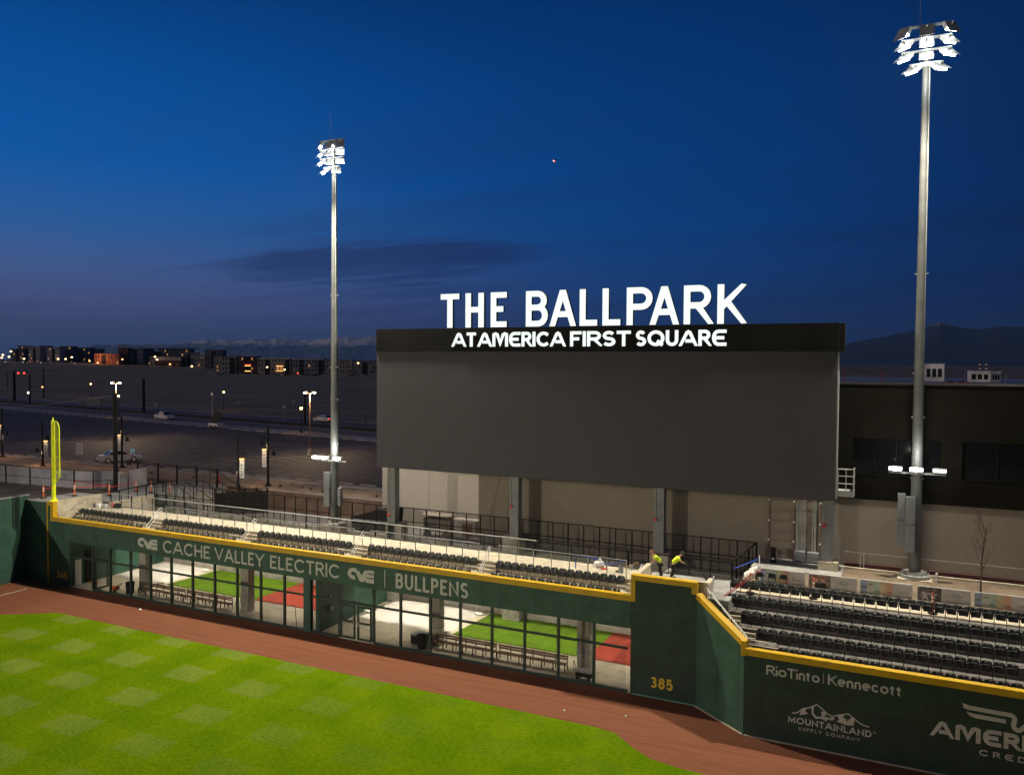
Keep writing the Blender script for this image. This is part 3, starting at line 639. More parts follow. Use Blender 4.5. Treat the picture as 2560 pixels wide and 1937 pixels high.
# foul pole
T = thing('foul_pole', 'bright yellow foul pole with a mesh wing above the wall corner', 'foul pole', (-53.88, .3, 6.86))
MB().cyl((-53.88, .3, 6.88), (-53.88, .3, 13.6), .16, .15, 14).cyl((-53.88, .3, 13.6), (-53.88, .3, 13.86), .06, .05, 8).build('pole', M['foul_yellow'], T, smooth=False)
MB().lathe((-53.88, .3, 6.86), [(.36, 0), (.34, .04), (.2, .16), (.17, .3)], 14).build('base', M['foul_yellow'], T)
mb = MB(); w0, w1 = -53.70, -53.10
mb.tube([(w0, .3, 8.45), (w0+.1, .3, 8.50), (w1, .3, 8.9), (w1, .3, 13.1), (w1-.25, .3, 13.52), (w0-.1, .3, 13.55)], .045)
for z in (9.3, 10.6, 12.0): mb.cyl((w0, .3, z), (w1, .3, z), .035, .035, 6)
mb.build('wing_frame', M['foul_yellow'], T)
def scr_mat():
    m = bpy.data.materials.new('wing_screen'); m.use_nodes = True; t = m.node_tree; b = t.nodes['Principled BSDF']; b.inputs['Base Color'].default_value = (.50, .56, .01, 1)
    g = nd(t, 'ShaderNodeNewGeometry'); x, y, z = sepx(t, g.outputs['Position'])
    ln = lambda v: mth(t, 'LESS_THAN', mth(t, 'FRACT', mth(t, 'DIVIDE', v, .06)), .30)
    t.links.new(mth(t, 'MAXIMUM', ln(x), ln(z)), b.inputs['Alpha']); return m
MB().quad((w0, .3, 8.5), (w1, .3, 8.95), (w1, .3, 13.1), (w0, .3, 13.5)).build('wing_screen', scr_mat(), T, recalc=False)
# ------------------------------------------------------------------ seating terrace over the bullpens
T = thing('seating_terrace', 'pale concrete seating terrace and walkway above the bullpen windows', 'terrace', (-26, 2, 0))
prof = [(.345, 3.75), (.345, 4.70), (1.30, 4.70), (1.30, 5.27), (2.16, 5.27), (2.16, 5.90), (4.60, 5.90), (4.60, 5.25), (2.2, 5.0), (1.2, 3.75)]
MB().prism(prof, 'x', -53.4, -3.74).build('deck', M['concrete'], T)
MB().box(-3.66, 1.65, .40, 4.6, 5.2, 5.88).build('landing', M['concrete_grey'], T)
mb = MB(); mb.box(-3.68, -3.40, .38, 3.2, 5.885, 6.74); mb.box(-3.38, .5, .37, .62, 5.885, 6.745); mb.box(.26, .52, .63, 2.0, 5.885, 6.6); mb.build('parapet', M['concrete'], T)
mb = MB(); mb.box(-53.9, -53.6, .36, 4.6, 4.6, 6.86); mb.box(-53.5, -53.42, .36, 4.6, 3.8, 5.9); mb.build('side_parapet', M['concrete'], T)
for x in (-43.64, -33.72, -23.8, -13.88, -53.0, -4.15):
    mb = MB(); w = .62 if x not in (-53.0, -4.15) else .38
    mb.box(x-w, x+w, .80, 1.29, 4.70, 4.89).box(x-w, x+w, 1.05, 1.29, 4.895, 5.08).build('aisle_steps', M['concrete'], T)
    MB().box(x-w, x+w, 1.72, 2.15, 5.29, 5.48).box(x-w, x+w, 1.94, 2.15, 5.485, 5.69).build('aisle_steps', M['concrete'], T)
T = thing('bullpen_shell', 'concrete back wall and green side walls around the two bullpens', 'wall', (-26, 9, 0))
mb = MB(); mb.box(-54.4, 1.95, 9.36, 9.62, 0, 4.95); mb.box(-15.95, -14.62, 8.42, 9.355, .03, 6.15); mb.box(-26.1, -24.7, 8.42, 9.355, .03, 6.15); mb.box(-5.0, -3.76, 8.42, 9.355, .03, 6.15); mb.box(-32.2, -30.6, 8.2, 9.355, .03, 5.6); mb.build('back_wall', M['concrete_wall'], T)
MB().box(-26.35, -26.02, .32, 9.35, .01, 3.74).build('dividing_wall', M['pad'], T)
mb = MB(); mb.box(-52.95, -52.7, 4.62, 9.35, 0, 6.18); mb.build('end_wall', M['concrete'], T)
mb = MB(); mb.box(-51.9, -51.5, .32, 9.35, .01, 3.74); mb.build('side_wall', M['pad'], T)
mb = MB(); mb.box(-51.495, -51.44, 1.3, 2.1, .02, 2.75); mb.build('doorway', M['black_steel'], T)
mb = MB(); mb.box(-51.497, -51.45, .42, .98, .02, 2.1); mb.build('door', M['white'], T)
MB().box(-3.70, -3.5, .34, 9.35, .01, 5.2).build('end_wall', M['concrete_wall'], T); MB().box(1.66, 1.95, 4.62, 9.355, 0, 6.1).build('end_wall', M['concrete_wall'], T)
for i, (x, y) in enumerate(((-45.0, 1.95), (-33.95, 1.75), (-17.6, 1.95), (-7.2, 2.05))):
    t_ = thing('concrete_column', ('square concrete column beside the trash can in the left bullpen', 'square concrete column right of the long bench in the left bullpen', 'square concrete column left of the bench in the right bullpen', 'square concrete column behind the grey cart in the right bullpen')[i], 'column', (x, y, 0), group='concrete columns in the bullpens')
    MB().box(x-.40, x+.40, y-.32, y+.32, .004, 4.9).build('shaft', M['concrete_wall'], t_, bevel=.03); MB().box(x-.415, x+.415, y-.335, y+.335, 1.15, 1.22).build('joint_band', M['grey_box'], t_)
# right stand
T = thing('seating_terrace', 'grey stepped concrete stand under the black seats on the right', 'terrace', (10, 0, 0))
FA = (3.48, 4.06, 4.62, 5.20, 5.80)
mb = MB(); mb.box(2.98, 60, -1.99, -.722, 2.9, 3.48); mb.prism([(1.45, -.722), (2.975, -1.96), (2.975, -.722)], 'z', 2.9, 3.48)
mb.box(1.36, 60, -.72, .128, 2.9, 4.06); mb.prism([(.66, .128), (1.355, -.55), (1.355, .128)], 'z', 2.9, 4.06)
for y0, y1, z in ((.13, .978, 4.62), (.98, 1.828, 5.20), (1.83, 2.68, 5.80)): mb.box(.66, 60, y0, y1, 2.9, z)
mb.build('treads', M['tread'], T)
MB().box(1.67, 60, 2.69, 4.39, 5.3, 5.88).build('walkway', M['concrete'], T)
mb = MB()
for i in range(5):   # aisle steps climbing beside the sloping wall
    x0 = (2.95, 2.1, 1.25, .80, .75)[i]; x1 = (4.35, 3.15, 2.22, 1.30, 1.28)[i]; y = -.72+.85*i
    if i < 4:
        mb.box(x0, x1, y-.40, y-.005, FA[i], FA[i]+.19); mb.box(x0, x1, y-.20, y-.005, FA[i]+.192, FA[i]+.385)
        mb.box(x0, x1, y+.003, y+.12, FA[i+1]+.002, FA[i+1]+.012)
mb.build('aisle_steps', M['concrete'], T)

for i, x in enumerate((-47.8, -41.8, -37.0, -30.2, -22.4, -16.2, -11.2, -5.6)):
    t_ = thing('ceiling_lamp', '%s lamp from the left under the walkway slab over the bullpens' % ORD[i], 'lamp', (x, 4.3, 5.2), group='lamps under the walkway slab')
    MB().box(x-.6, x+.6, 4.22, 4.38, 5.08, 5.16).build('housing', M['galv'], t_); MB().box(x-.57, x+.57, 4.24, 4.36, 5.06, 5.078).build('lens', M['lens'], t_)
    spot('lamp_light', (x, 4.3, 5.03), (x, 5.1, 0), 750, 116, .55, WARM, .3)
# ------------------------------------------------------------------ stadium seats
def seat_proto(long):
    t = thing('stadium_seat', 'x', 'stadium seat', (0, 0, 0))
    def shell(z0, z1, y0, y1, w0, w1, th, nx=6, nz=5, bow=.05):
        mb = MB(); g = []
        for k in range(nz+1):
            f = k/nz; z = z0+(z1-z0)*f; y = y0+(y1-y0)*f; w = w0+(w1-w0)*f
            if k == nz: w *= .80
            if k == 0: w *= .88
            row = []
            for i in range(nx+1):
                u = i/nx*2-1; row.append((u*w/2, y-bow*(u*u), z-(.025*u*u if k == nz else 0)))
            g.append(row)
        nn_ = nx+1; vs = [p for r in g for p in r]; n = len(vs); vs += [(x, y+th, z) for x, y, z in vs]; fs = []
        for k in range(nz):
            for i in range(nx):
                a = k*nn_+i; fs += [(a, a+1, a+nn_+1, a+nn_), (n+a, n+a+nn_, n+a+nn_+1, n+a+1)]
        for i in range(nx): fs += [(i, n+i, n+i+1, i+1), (nz*nn_+i, nz*nn_+i+1, n+nz*nn_+i+1, n+nz*nn_+i)]
        for k in range(nz): fs += [(k*nn_, (k+1)*nn_, n+(k+1)*nn_, n+k*nn_), (k*nn_+nx, n+k*nn_+nx, n+(k+1)*nn_+nx, (k+1)*nn_+nx)]
        mb.add(vs, fs); return mb
    shell(.46, .83, .02, .13, .49, .47, .028).build('backrest', M['seat'], t, smooth=True)
    shell(.37, .68, -.10, -.035, .43, .45, .035, bow=.03).build('seat_pan', M['seat_dark'], t, smooth=True)
    MB().box(-.05, .05, .035, .05, .775, .80).build('number_plate', M['plate'], t)
    for sx_ in (-.262,):
        mb = MB(); lo = -.02 if not long else -.02
        mb.box(sx_-.018, sx_+.018, -.06, .10, .36, .56); mb.box(sx_-.02, sx_+.02, -.17, .08, .60, .63)
        mb.box(sx_-.016, sx_+.016, .02, .06, 0 if not long else 0, .36); mb.box(sx_-.016, sx_+.016, .06, .10, .56, .66)
        mb.build('standard', M['seat_dark'], t)
    return t
P0 = seat_proto(False); P0T = tree_of(P0); used = [False]; rs = random.Random(4)
SECN = ['foul pole section', 'second section', 'middle section', 'fourth section', 'section beside the 385 panel']
def seat(x, y, z, label, group):
    if not used[0]:
        used[0] = True; P0.location = (x, y, z); P0['label'] = label; P0['group'] = group; return P0
    r = dup(P0, (x, y, z), rs.uniform(-.015, .015), label, group, P0T)
    return r
for k, x0 in enumerate((-52.58, -42.675, -32.751, -22.826, -12.92)):
    for row, (y, z) in enumerate(((1.06, 4.70), (1.90, 5.27))):
        for i in range(16):
            seat(x0+i*.533, y, z, '%s dark green seat from the left, %s row, %s' % (ORD[i], ('front', 'rear')[row], SECN[k]), 'folding seats over the bullpens')
rows = (('front row', 4.67, -1.2, 3.48, 20), ('second row', 3.51, -.35, 4.06, 22), ('third row', 2.56, .50, 4.62, 24), ('fourth row', 1.64, 1.35, 5.20, 27), ('top row', 1.66, 2.28, 5.80, 27))
for nm, x0, y, z, n in rows:
    for i in range(n): seat(x0+i*.533, y, z, '%s black seat from the left, %s of right-hand stand' % (ORD[i], nm), 'folding seats in the right-hand stand')
# ------------------------------------------------------------------ rails
def guard(x0, x1, y, z, label, h=1.05):
    t = thing('guard_rail', label, 'railing', (x0, y, z), group='guard rails behind the seats'); n = max(2, round((x1-x0)/1.22))
    for i in range(n+1): MB().box(x0+(x1-x0)*i/n-.024, x0+(x1-x0)*i/n+.024, y-.024, y+.024, z, z+h-.03).build('post', M['galv'], t)
    MB().box(x0-.03, x1+.03, y-.03, y+.03, z+h-.03, z+h+.02).build('top_rail', M['galv'], t)
    mb = MB()
    for k in range(6): mb.cyl((x0, y, z+.15+.14*k), (x1, y, z+.15+.14*k), .004, .004, 4)
    mb.build('wires', M['galv'], t); return t
for i, (a, b) in enumerate(((-51.9, -44.57), (-43.09, -34.56), (-33.17, -24.63), (-23.19, -14.69), (-13.22, -4.73))):
    guard(a, b, 2.36, 5.90, 'grey guard rail behind the rear seats of the '+SECN[i])
def handrail(x, label):
    t = thing('aisle_handrail', label, 'handrail', (x, .9, 4.7), group='white looped aisle handrails')
    MB().tube([(x, .86, 5.54), (x, 2.18, 6.80), (x, 2.35, 6.83), (x, 2.46, 6.74), (x, 2.40, 6.58), (x, 2.22, 6.50), (x, .9, 5.24)], .026, 8).build('loop', M['alu'], t)
    for y, z, zt in ((2.2, 5.69, 6.78), (.92, 4.70, 5.58)): MB().cyl((x, y, z), (x, y, zt), .024, .024, 8).build('post', M['alu'], t)
    r = thing('front_rail', label.replace('looped', 'short front').replace('climbing', 'at the foot of'), 'railing', (x, .45, 4.7), group='short rails at the foot of the aisles')
    MB().beam((x-.80, .47, 5.92), (x+.56, .47, 5.92), .06, .05).build('top_rail', M['alu'], r)
    for dx in (-.74, .50): MB().box(x+dx-.02, x+dx+.02, .45, .49, 4.72, 5.895).build('post', M['alu'], r)
for x, l in ((-43.64, 'first'), (-33.72, 'second'), (-23.8, 'third'), (-13.88, 'fourth')): handrail(x, 'white looped handrail climbing the %s aisle from the foul pole' % l)
t = thing('front_rail', 'short white rail in front of the last steps left of the 385 panel', 'railing', (-4.2, .45, 4.7), group='short rails at the foot of the aisles')
MB().beam((-4.72, .47, 5.92), (-3.74, .47, 5.92), .06, .05).build('top_rail', M['alu'], t); MB().box(-4.70, -4.66, .45, .49, 4.72, 5.895).build('post', M['alu'], t)
t = thing('aisle_handrail', 'thin handrail on the pale parapet beside the foul pole', 'handrail', (-53.3, 1, 4.8)); MB().tube([(-53.3, .8, 5.75), (-53.3, 3.0, 6.98), (-53.3, 3.4, 6.98)], .022, 6).build('rail', M['galv'], t); MB().cyl((-53.3, 3.2, 5.9), (-53.3, 3.2, 6.98), .02, .02, 6).build('post', M['galv'], t)
t = thing('aisle_handrail', 'twin white tubes running down inside the sloping yellow wall', 'handrail', (1.5, -.5, 5))
for k, dz in ((0, 0), (1, -.14)):
    o_ = nn.to_3d()*(.42+.05*k); MB().tube([(o_.x+.25, o_.y-.2, 6.55+dz), (o_.x+2.72, o_.y-2.16, 4.86+dz)], .024, 8).build('tube', M['alu'], t)
for f in (.12, .38, .64, .9): p = nn.to_3d()*.40+Vector((.25+2.47*f, -.2-1.96*f, 0)); z = 6.55-1.69*f; MB().box(p.x-.02, p.x+.02, p.y-.02, p.y+.02, z-.32, z-.01).build('bracket', M['black_steel'], t)
t = thing('front_rail', 'short white rail in front of the lowest black seats', 'railing', (3.8, -1.75, 3.5), group='short rails at the foot of the aisles'); MB().beam((3.10, -1.75, 4.67), (4.40, -1.75, 4.67), .06, .05).build('top_rail', M['alu'], t)
for x in (3.16, 4.33): MB().box(x-.02, x+.02, -1.77, -1.73, 3.482, 4.645).build('post', M['alu'], t)
t = thing('aisle_handrail', 'white looped rail standing by the short parapet right of the workers', 'handrail', (.6, 1.2, 5.9)); MB().tube([(.58, 1.0, 5.95), (.58, 1.5, 6.85), (.58, 1.75, 6.80), (.58, 1.70, 6.55), (.58, 1.25, 5.95)], .026, 8).build('loop', M['alu'], t)
# cable rail round the open well
t = thing('cable_rail', 'long cable railing along the back edge of the concrete walkway', 'railing', (-26, 4.68, 5.9))
n = 42
for i in range(n+1):
    x = -52.5+53.55*i/n; w = .07 if i % 5 == 2 else .022
    MB().box(x-w, x+w, 4.66, 4.70, 5.70, 6.93).build('post', M['black_steel'], t)
mb = MB(); mb.box(-52.55, -11.6, 4.62, 4.75, 6.935, 6.985); mb.build('top_rail', M['galv'], t); mb = MB(); mb.box(-11.59, 1.08, 4.62, 4.75, 6.92, 6.99); mb.build('top_rail', M['black_steel'], t)
mb = MB()
for k in range(10): mb.cyl((-52.5, 4.69, 6.0+.085*k), (1.05, 4.69, 6.0+.085*k), .0055, .0055, 4)
mb.build('cables', M['galv'], t); MB().box(-52.5, 1.05, 4.60, 4.64, 5.86, 5.94).build('edge_angle', M['galv'], t)
for x0, x1, y0, y1, z0, z1, lab in ((1.05, 1.72, 4.75, 9.5, 6.0, 6.2, 'black side railing between the walkway and the fence by the scoreboard'), (-52.75, -52.75, 4.75, 10.4, 6.0, 6.25, 'black side railing at the foul pole end of the open well')):
    t = thing('side_rail', lab, 'railing', (x0, y0, 6)); n = 6
    for i in range(n+1):
        f = i/n; x = x0+(x1-x0)*f; y = y0+(y1-y0)*f; z = z0+(z1-z0)*f; w = .06 if i in (1, 4, 6) else .025
        MB().box(x-w, x+w, y-.03, y+.03, z-.3, z+.99).build('post', M['black_steel'], t)
    MB().beam((x0, y0, z0+1.02), (x1, y1, z1+1.03), .09, .07).build('top_rail', M['black_steel'], t)
t = thing('black_fence', 'tall black post and rail fence behind the scoreboard legs', 'fence', (-26, 9.49, 5))
mb_ = []
for i in range(47):
    x = -52.5+1.178*i; w = .045 if i % 2 else .03
    MB().box(x-w, x+w, 9.46, 9.52, 4.55, 7.22).build('post', M['black_steel'], t)
for z in (7.22, 6.16, 5.14): MB().box(-52.6, 1.76, 9.46, 9.52, z, z+.055).build('rail', M['black_steel'], t)
def fine_mesh():
    m = bpy.data.materials.new('fine_mesh'); m.use_nodes = True; tt = m.node_tree; b = tt.nodes['Principled BSDF']; b.inputs['Base Color'].default_value = (.012, .012, .012, 1)
    g = nd(tt, 'ShaderNodeNewGeometry'); x, y, z = sepx(tt, g.outputs['Position']); ln = lambda v: mth(tt, 'LESS_THAN', mth(tt, 'FRACT', mth(tt, 'DIVIDE', v, .05)), .09)
    tt.links.new(mth(tt, 'MAXIMUM', ln(x), ln(z)), b.inputs['Alpha']); return m
MB().quad((-52.5, 9.50, 4.6), (1.72, 9.50, 4.6), (1.72, 9.50, 7.2), (-52.5, 9.50, 7.2)).build('wire_mesh', fine_mesh(), t, recalc=False)
# ------------------------------------------------------------------ scoreboard
T = thing('scoreboard', 'huge blank dark scoreboard on steel legs under glowing white letters', 'scoreboard', (-10, 8.7, 4))
MB().box(-26.81, 6.42, 8.20, 9.0, 10.5, 19.48).build('screen', M['screen'], T)
mb = MB(); mb.box(-26.81, 6.52, 8.12, 9.05, 19.50, 21.20); mb.box(6.525, 6.80, 8.3, 9.05, 19.52, 21.17); mb.build('header', M['header'], T)
MB().box(6.43, 6.50, 8.35, 8.95, 10.6, 19.45).build('edge_trim', M['alu'], T)
mb = MB()
for z in (11, 13.4, 15.8, 18.2, 20.4): mb.box(-26.5, 6.3, 9.06, 9.2, z, z+.25)
mb.build('back_frame', M['galv'], T)
for x, z0 in ((-25.55, 4.6), (-14.98, 6.15), (-4.35, 6.15), (6.1, 6.75)):
    mb = MB(); mb.box(x-.42, x+.22, 8.42, 8.46, z0, 10.5); mb.box(x-.42, x+.22, 9.0, 9.04, z0, 10.5); mb.build('column', M['column_steel'], T)
    mb = MB(); mb.box(x+.225, x+.27, 8.40, 9.06, z0, 10.5); mb.box(x-.10, x-.07, 8.465, 8.995, z0, 10.5); mb.build('column_web', M['grey_box'], T)
    mb = MB(); mb.cyl((x-.28, 8.30, z0+2.2), (x-.28, 8.42, z0+2.2), .11, .11, 10); mb.build('alarm_bell', M['red'], T)
    MB().cyl((x-.28, 8.38, z0+2.3), (x-.28, 8.38, 10.5), .02, .02, 6).build('conduit', M['galv'], T)
mb = MB(); mb.box(5.5, 6.65, 8.3, 9.3, 6.15, 6.74); mb.build('pedestal', M['concrete'], T)
# big letters standing on the header
mb = None
BIG = (('T', -21.14, -19.61), ('H', -19.03, -17.56), ('E', -16.95, -15.71), ('B', -14.15, -12.50), ('A', -12.24, -10.48), ('L', -10.09, -8.85), ('L', -8.44, -7.21), ('P', -6.74, -5.00), ('A', -5.07, -3.31), ('R', -2.90, -1.15), ('K', -.75, .90))
for ch, a, b in BIG:
    mb = MB(); H = 2.50; w = GL[ch][0]*H; glyph(mb, ch, a, 21.25, H, .16, (b-a)/w, 8.40, .10); o = mb.build('sign_letter', M['letter_lit'], T)
    mb = MB(); glyph(mb, ch, a-.025, 21.225, H+.05, .175, (b-a+.05)/(w*1.02), 8.62, .20); mb.build('letter_case', M['black_steel'], T)
mb = MB()
for w_, a, b in (('AT', -20.01, -18.04), ('AMERICA', -17.85, -11.06), ('FIRST', -10.68, -6.37), ('SQUARE', -6.02, -.11)):
    text(mb, w_, a, b, 19.84, 20.87, 8.11, t=.205, ls=.10, dep=.06, sub=SUBA)
mb.build('sign_lettering', M['letter_lit'], T)
mb = MB(); mb.box(6.51, 7.45, 8.5, 9.4, 10.75, 11.10); mb.build('catwalk_floor', M['galv'], T)
mb = MB()
for z in (11.55, 12.0, 12.42): mb.tube([(6.51, 8.5, z), (7.42, 8.5, z), (7.42, 9.4, z)], .035)
for p in ((6.55, 8.5), (7.0, 8.5), (7.42, 8.5), (7.42, 9.4)): mb.cyl((p[0], p[1], 11.1), (p[0], p[1], 12.42), .035, .035, 6)
mb.build('catwalk_rail', M['galv'], T)
# ------------------------------------------------------------------ building behind
T = thing('building', 'long dark topped tan building behind the scoreboard and right light tower', 'building', (0, 10.4, 4.6))
MB().box(-18.95, 60, 10.35, 70, 4.55, 10.40).build('lower_wall', M['tan_wall'], T)
win = ((7.28, 12.12, 11.98, 14.2), (13.19, 20.4, 12.02, 14.22), (22, 29, 12.02, 14.22))
mb = MB(); xs = [-18.95]+[v for w in win for v in w[:2]]+[60]
for i in range(0, len(xs), 2): mb.box(xs[i], xs[i+1], 10.30, 10.55, 10.41, 17.45)
for a, b, z0, z1 in win: mb.box(a, b, 10.30, 10.55, 10.41, z0); mb.box(a, b, 10.30, 10.55, z1, 17.45)
mb.box(59.7, 60, 10.6, 70, 10.41, 17.45); mb.box(-18.95, -18.6, 10.6, 70, 10.41, 17.45)
mb.build('upper_wall', M['dark_wall'], T)
for a, b, z0, z1 in win:
    f = MB().box(a, b, 10.50, 10.54, z0, z1).build('window', M['glass'], T); mb = MB()
    for k in range(1, 4): mb.box(a+(b-a)*k/4-.02, a+(b-a)*k/4+.02, 10.42, 10.49, z0, z1)
    mb.box(a, b, 10.28, 10.49, z0-.04, z0); mb.build('mullion', M['black_steel'], f)
MB().box(-18.6, 59.7, 10.6, 69.6, 16.8, 17.1).build('roof', M['roof'], T)
MB().box(-18.5, 59.6, 22.0, 22.4, 17.11, 17.40).build('roof_kerb', M['concrete'], T)
MB().box(-18.9, 59.9, 10.27, 10.60, 17.455, 17.52).build('coping', M['header'], T)
BLD = T
T = thing('building', 'pale grey wall volume set back at the left end behind the scoreboard', 'building', (-25, 14, 4.6))
MB().box(-30.3, -18.96, 14.0, 40, 4.55, 14).build('wall', M['light_wall'], T); MB().box(-25.6, -25.57, 13.985, 14, 4.6, 13.9).build('joint', M['grey_box'], T)
def on_roof(name, label, cat, mb, m, **k): o = mb.build(name, m); tag(o, label, cat, k.get('group')); return o
Z = 17.1
def hut(x, y, w, d, h, label, m, name='roof_unit'):
    t = thing(name, label, 'roof unit', (x, y, Z)); MB().box(x, x+w, y, y+d, Z, Z+h).build('body', m, t); mb = MB()
    for k in range(3): mb.box(x+w*(.12+.28*k), x+w*(.12+.28*k)+w*.2, y-.03, y, Z+h*.25, Z+h*.75)
    mb.build('louvre', M['glass'], t); MB().box(x-.05, x+w+.05, y-.05, y+d+.05, Z+h, Z+h+.08).build('cap', M['alu'], t)
hut(12.15, 45, 1.75, 2, 1.65, 'white flat roofed penthouse with dark openings on the far roof', M['white'], 'roof_penthouse')
hut(16.0, 45, 1.8, 2, 1.0, 'wide white mechanical unit behind the yellow stack on the roof', M['white'])
hut(17.86, 45, .75, 2, .95, 'narrow blue grey mechanical unit at the right of the white one', M['roof'])
t = thing('material_stack', 'dark maroon stack of wrapped materials lying on the white roof', 'material stack', (12.9, 24, Z)); mb = MB()
for k in range(5): mb.box(12.8+k*.36, 13.1+k*.36, 23.6, 24.6, Z, Z+.30+.10*(k % 2))
mb.build('bundles', M['maroon'], t); MB().box(12.75, 14.6, 23.55, 23.6, Z+.28, Z+.33).build('strap', M['orange'], t)
t = thing('material_stack', 'yellow stack of wrapped boards at the right end of the roof', 'material stack', (15.6, 24, Z)); MB().box(15.5, 16.5, 23.8, 24.6, Z, Z+.30).build('boards', mat('yel_stack', (.42, .40, .06), .8), t); MB().box(15.9, 16.0, 23.78, 23.8, Z, Z+.3).build('strap', M['black_steel'], t)
for i, x in enumerate((17.12, 17.66)):
    t = thing('vent_pipe', ('left', 'right')[i]+' red roof stack with two white bands', 'vent pipe', (x, 47.5, Z), group='red and white roof stacks'); MB().cyl((x, 47.5, Z), (x, 47.5, Z+1.85), .10, .10, 10).build('pipe', M['maroon'], t)
    for z in (1.2, 1.6): MB().cyl((x, 47.5, Z+z), (x, 47.5, Z+z+.14), .115, .115, 10).build('band', M['white'], t)
for i, x in enumerate((5.9, 8.6, 9.0, 14.25, 16.4)):
    t = thing('warning_post', '%s from the left of the thin safety posts on the white roof' % ORD[i], 'safety post', (x, 25 if i < 4 else 20.5, Z), group='safety posts on the roof'); y = 25 if i < 4 else 20.5
    MB().cyl((x, y, Z), (x, y, Z+1.05), .03, .03, 6).build('pole', M['red'] if i in (0, 1) else M['grey_box'], t); MB().cyl((x, y, Z), (x, y, Z+.05), .18, .16, 10).build('base', M['black_steel'], t)
mb = MB(); a = Vector((5.9, 25, Z+.95)); b = Vector((9.0, 25, Z+.95))
for k in range(12):
    f = k/12; g = (k+.8)/12; sg = lambda q: -.22*4*q*(1-q)+.12*q
    p = a+(b-a)*f+Vector((0, 0, sg(f))); q = a+(b-a)*g+Vector((0, 0, sg(g))); mb.beam(p, q, .012); c_ = (p+q)/2; mb.quad((c_.x-.06, 25, c_.z), (c_.x+.06, 25, c_.z), (c_.x, 25, c_.z-.17))
tag(mb.build('pennant_line', M['tan_far'], recalc=False), 'sagging line of small pennants strung across the white roof', 'pennants')
# ------------------------------------------------------------------ floodlight towers
def fixture(parent, x, y, z, tilt, turn=0., sc=1.):
    # LED sports luminaire: shallow box with a visor, lit face forward-down
    R3 = Matrix.Translation((x, y, z)) @ Matrix.Rotation(turn, 4, 'Z') @ Matrix.Rotation(tilt, 4, 'X') @ Matrix.Scale(sc, 4)
    def put(mb): mb.v = [tuple(R3 @ Vector(v)) for v in mb.v]; return mb
    h = put(MB().prism([(-.12, .10), (.40, .16), (.50, .02), (.42, -.12), (-.10, -.14)], 'x', -.42, .42)); h = h.build('floodlight', M['galv'], parent)
    put(MB().box(-.40, .40, -.16, -.12, -.15, .09)).build('lens', M['lens'], h)
    put(MB().prism([(-.12, .105), (-.55, .085), (-.55, .11), (-.12, .135)], 'x', -.44, .44)).build('visor', M['galv'], h)
    put(MB().box(-.04, .04, .12, .22, .13, .36)).build('bracket', M['galv'], h)
def tower(x, y, zb, ztop, label, arms, lows, boxes, lowz, r0=.33, r1=.17):
    T = thing('floodlight_tower', label, 'floodlight tower', (x, y, zb), group='floodlight towers')
    MB().cyl((x, y, zb), (x, y, ztop), r0, r1, 20).build('pole', M['pole_steel'], T, smooth=False)
    mb = MB().lathe((x, y, zb), [(.85, 0), (.85, .16), (.62, .20), (.60, .34), (.40, .36)], 18)
    for k in range(12): mb.cyl((x+.72*cos(k*pi/6), y+.72*sin(k*pi/6), zb+.2), (x+.72*cos(k*pi/6), y+.72*sin(k*pi/6), zb+.34), .04, .04, 6)
    mb.build('base_flange', M['galv'], T)
    for z, w, n, tl in arms:
        MB().box(x-w/2, x+w/2, y-.38, y-.26, z-.06, z+.06).build('crossarm', M['galv'], T)
        MB().box(x-.3, x+.3, y-.25, y+.1, z-.12, z+.12).build('clamp', M['galv'], T)
        for k in range(n): fx = x-w/2+.15+(w-.3)*k/(n-1); fixture(T, fx, y-.50, z-.36, radians(tl), radians((k-(n-1)/2)/((n-1)/2)*36), .82 if x < 0 else .88)
    MB().cyl((x-.35, y, ztop-.2), (x-.35, y, ztop+2.4), .02, .012, 6).build('lightning_rod', M['grey_box'], T)
    MB().cyl((x+r1+.05, y-.1, zb+3), (x+r1+.03, y-.1, ztop-2), .035, .035, 6).build('cable_duct', M['galv'], T)
    for bx, by, z0, z1, w, d in boxes:
        b_ = MB().box(x+bx-w/2, x+bx+w/2, y+by-d/2, y+by+d/2, z0, z1).build('control_box', M['grey_box'], T); MB().box(x+bx-w/2-.004, x+bx+w/2+.004, y+by-d/2-.004, y+by+d/2, (z0+z1)/2-.015, (z0+z1)/2+.015).build('box_joint', M['black_steel'], b_)
    MB().box(x-1.5, x+1.5, y-.48, y-.40, lowz-.32, lowz-.22).build('crossarm', M['galv'], T)
    for dx, em in lows:
        b_ = MB().box(x+dx-.36, x+dx+.36, y-.68, y-.44, lowz-.16, lowz+.10).build('uplight', M['grey_box'], T); MB().box(x+dx-.33, x+dx+.33, y-.74, y-.685, lowz-.10, lowz+.04).build('lens', M[em], b_)
        if em == 'lens': MB().ball((x+dx, y-.76, lowz-.02), .13, 8, 6).build('lamp', M['lens'], b_)
    for z in (12, 15.6, 18.2, 24): MB().box(x-r0-.03, x+r0+.03, y-.05, y+.05, z, z+.06).build('step_bolt', M['galv'], T)
    return T
TWR = tower(10.81, 9.25, 6.2, 38.0, 'right floodlight tower, nearer one, standing by the tan building', ((38.2, 2.75, 3, 55), (37.5, 2.6, 3, 44), (36.8, 2.6, 3, 38), (36.05, 1.75, 2, 34)), ((-1.15, 'lens'), (-.05, 'lens'), (1.15, 'coolspot')), ((-.30, -.46, 7.75, 11.0, .52, .3), (-.78, -.12, 8.0, 11.1, .4, .3)), 12.65)
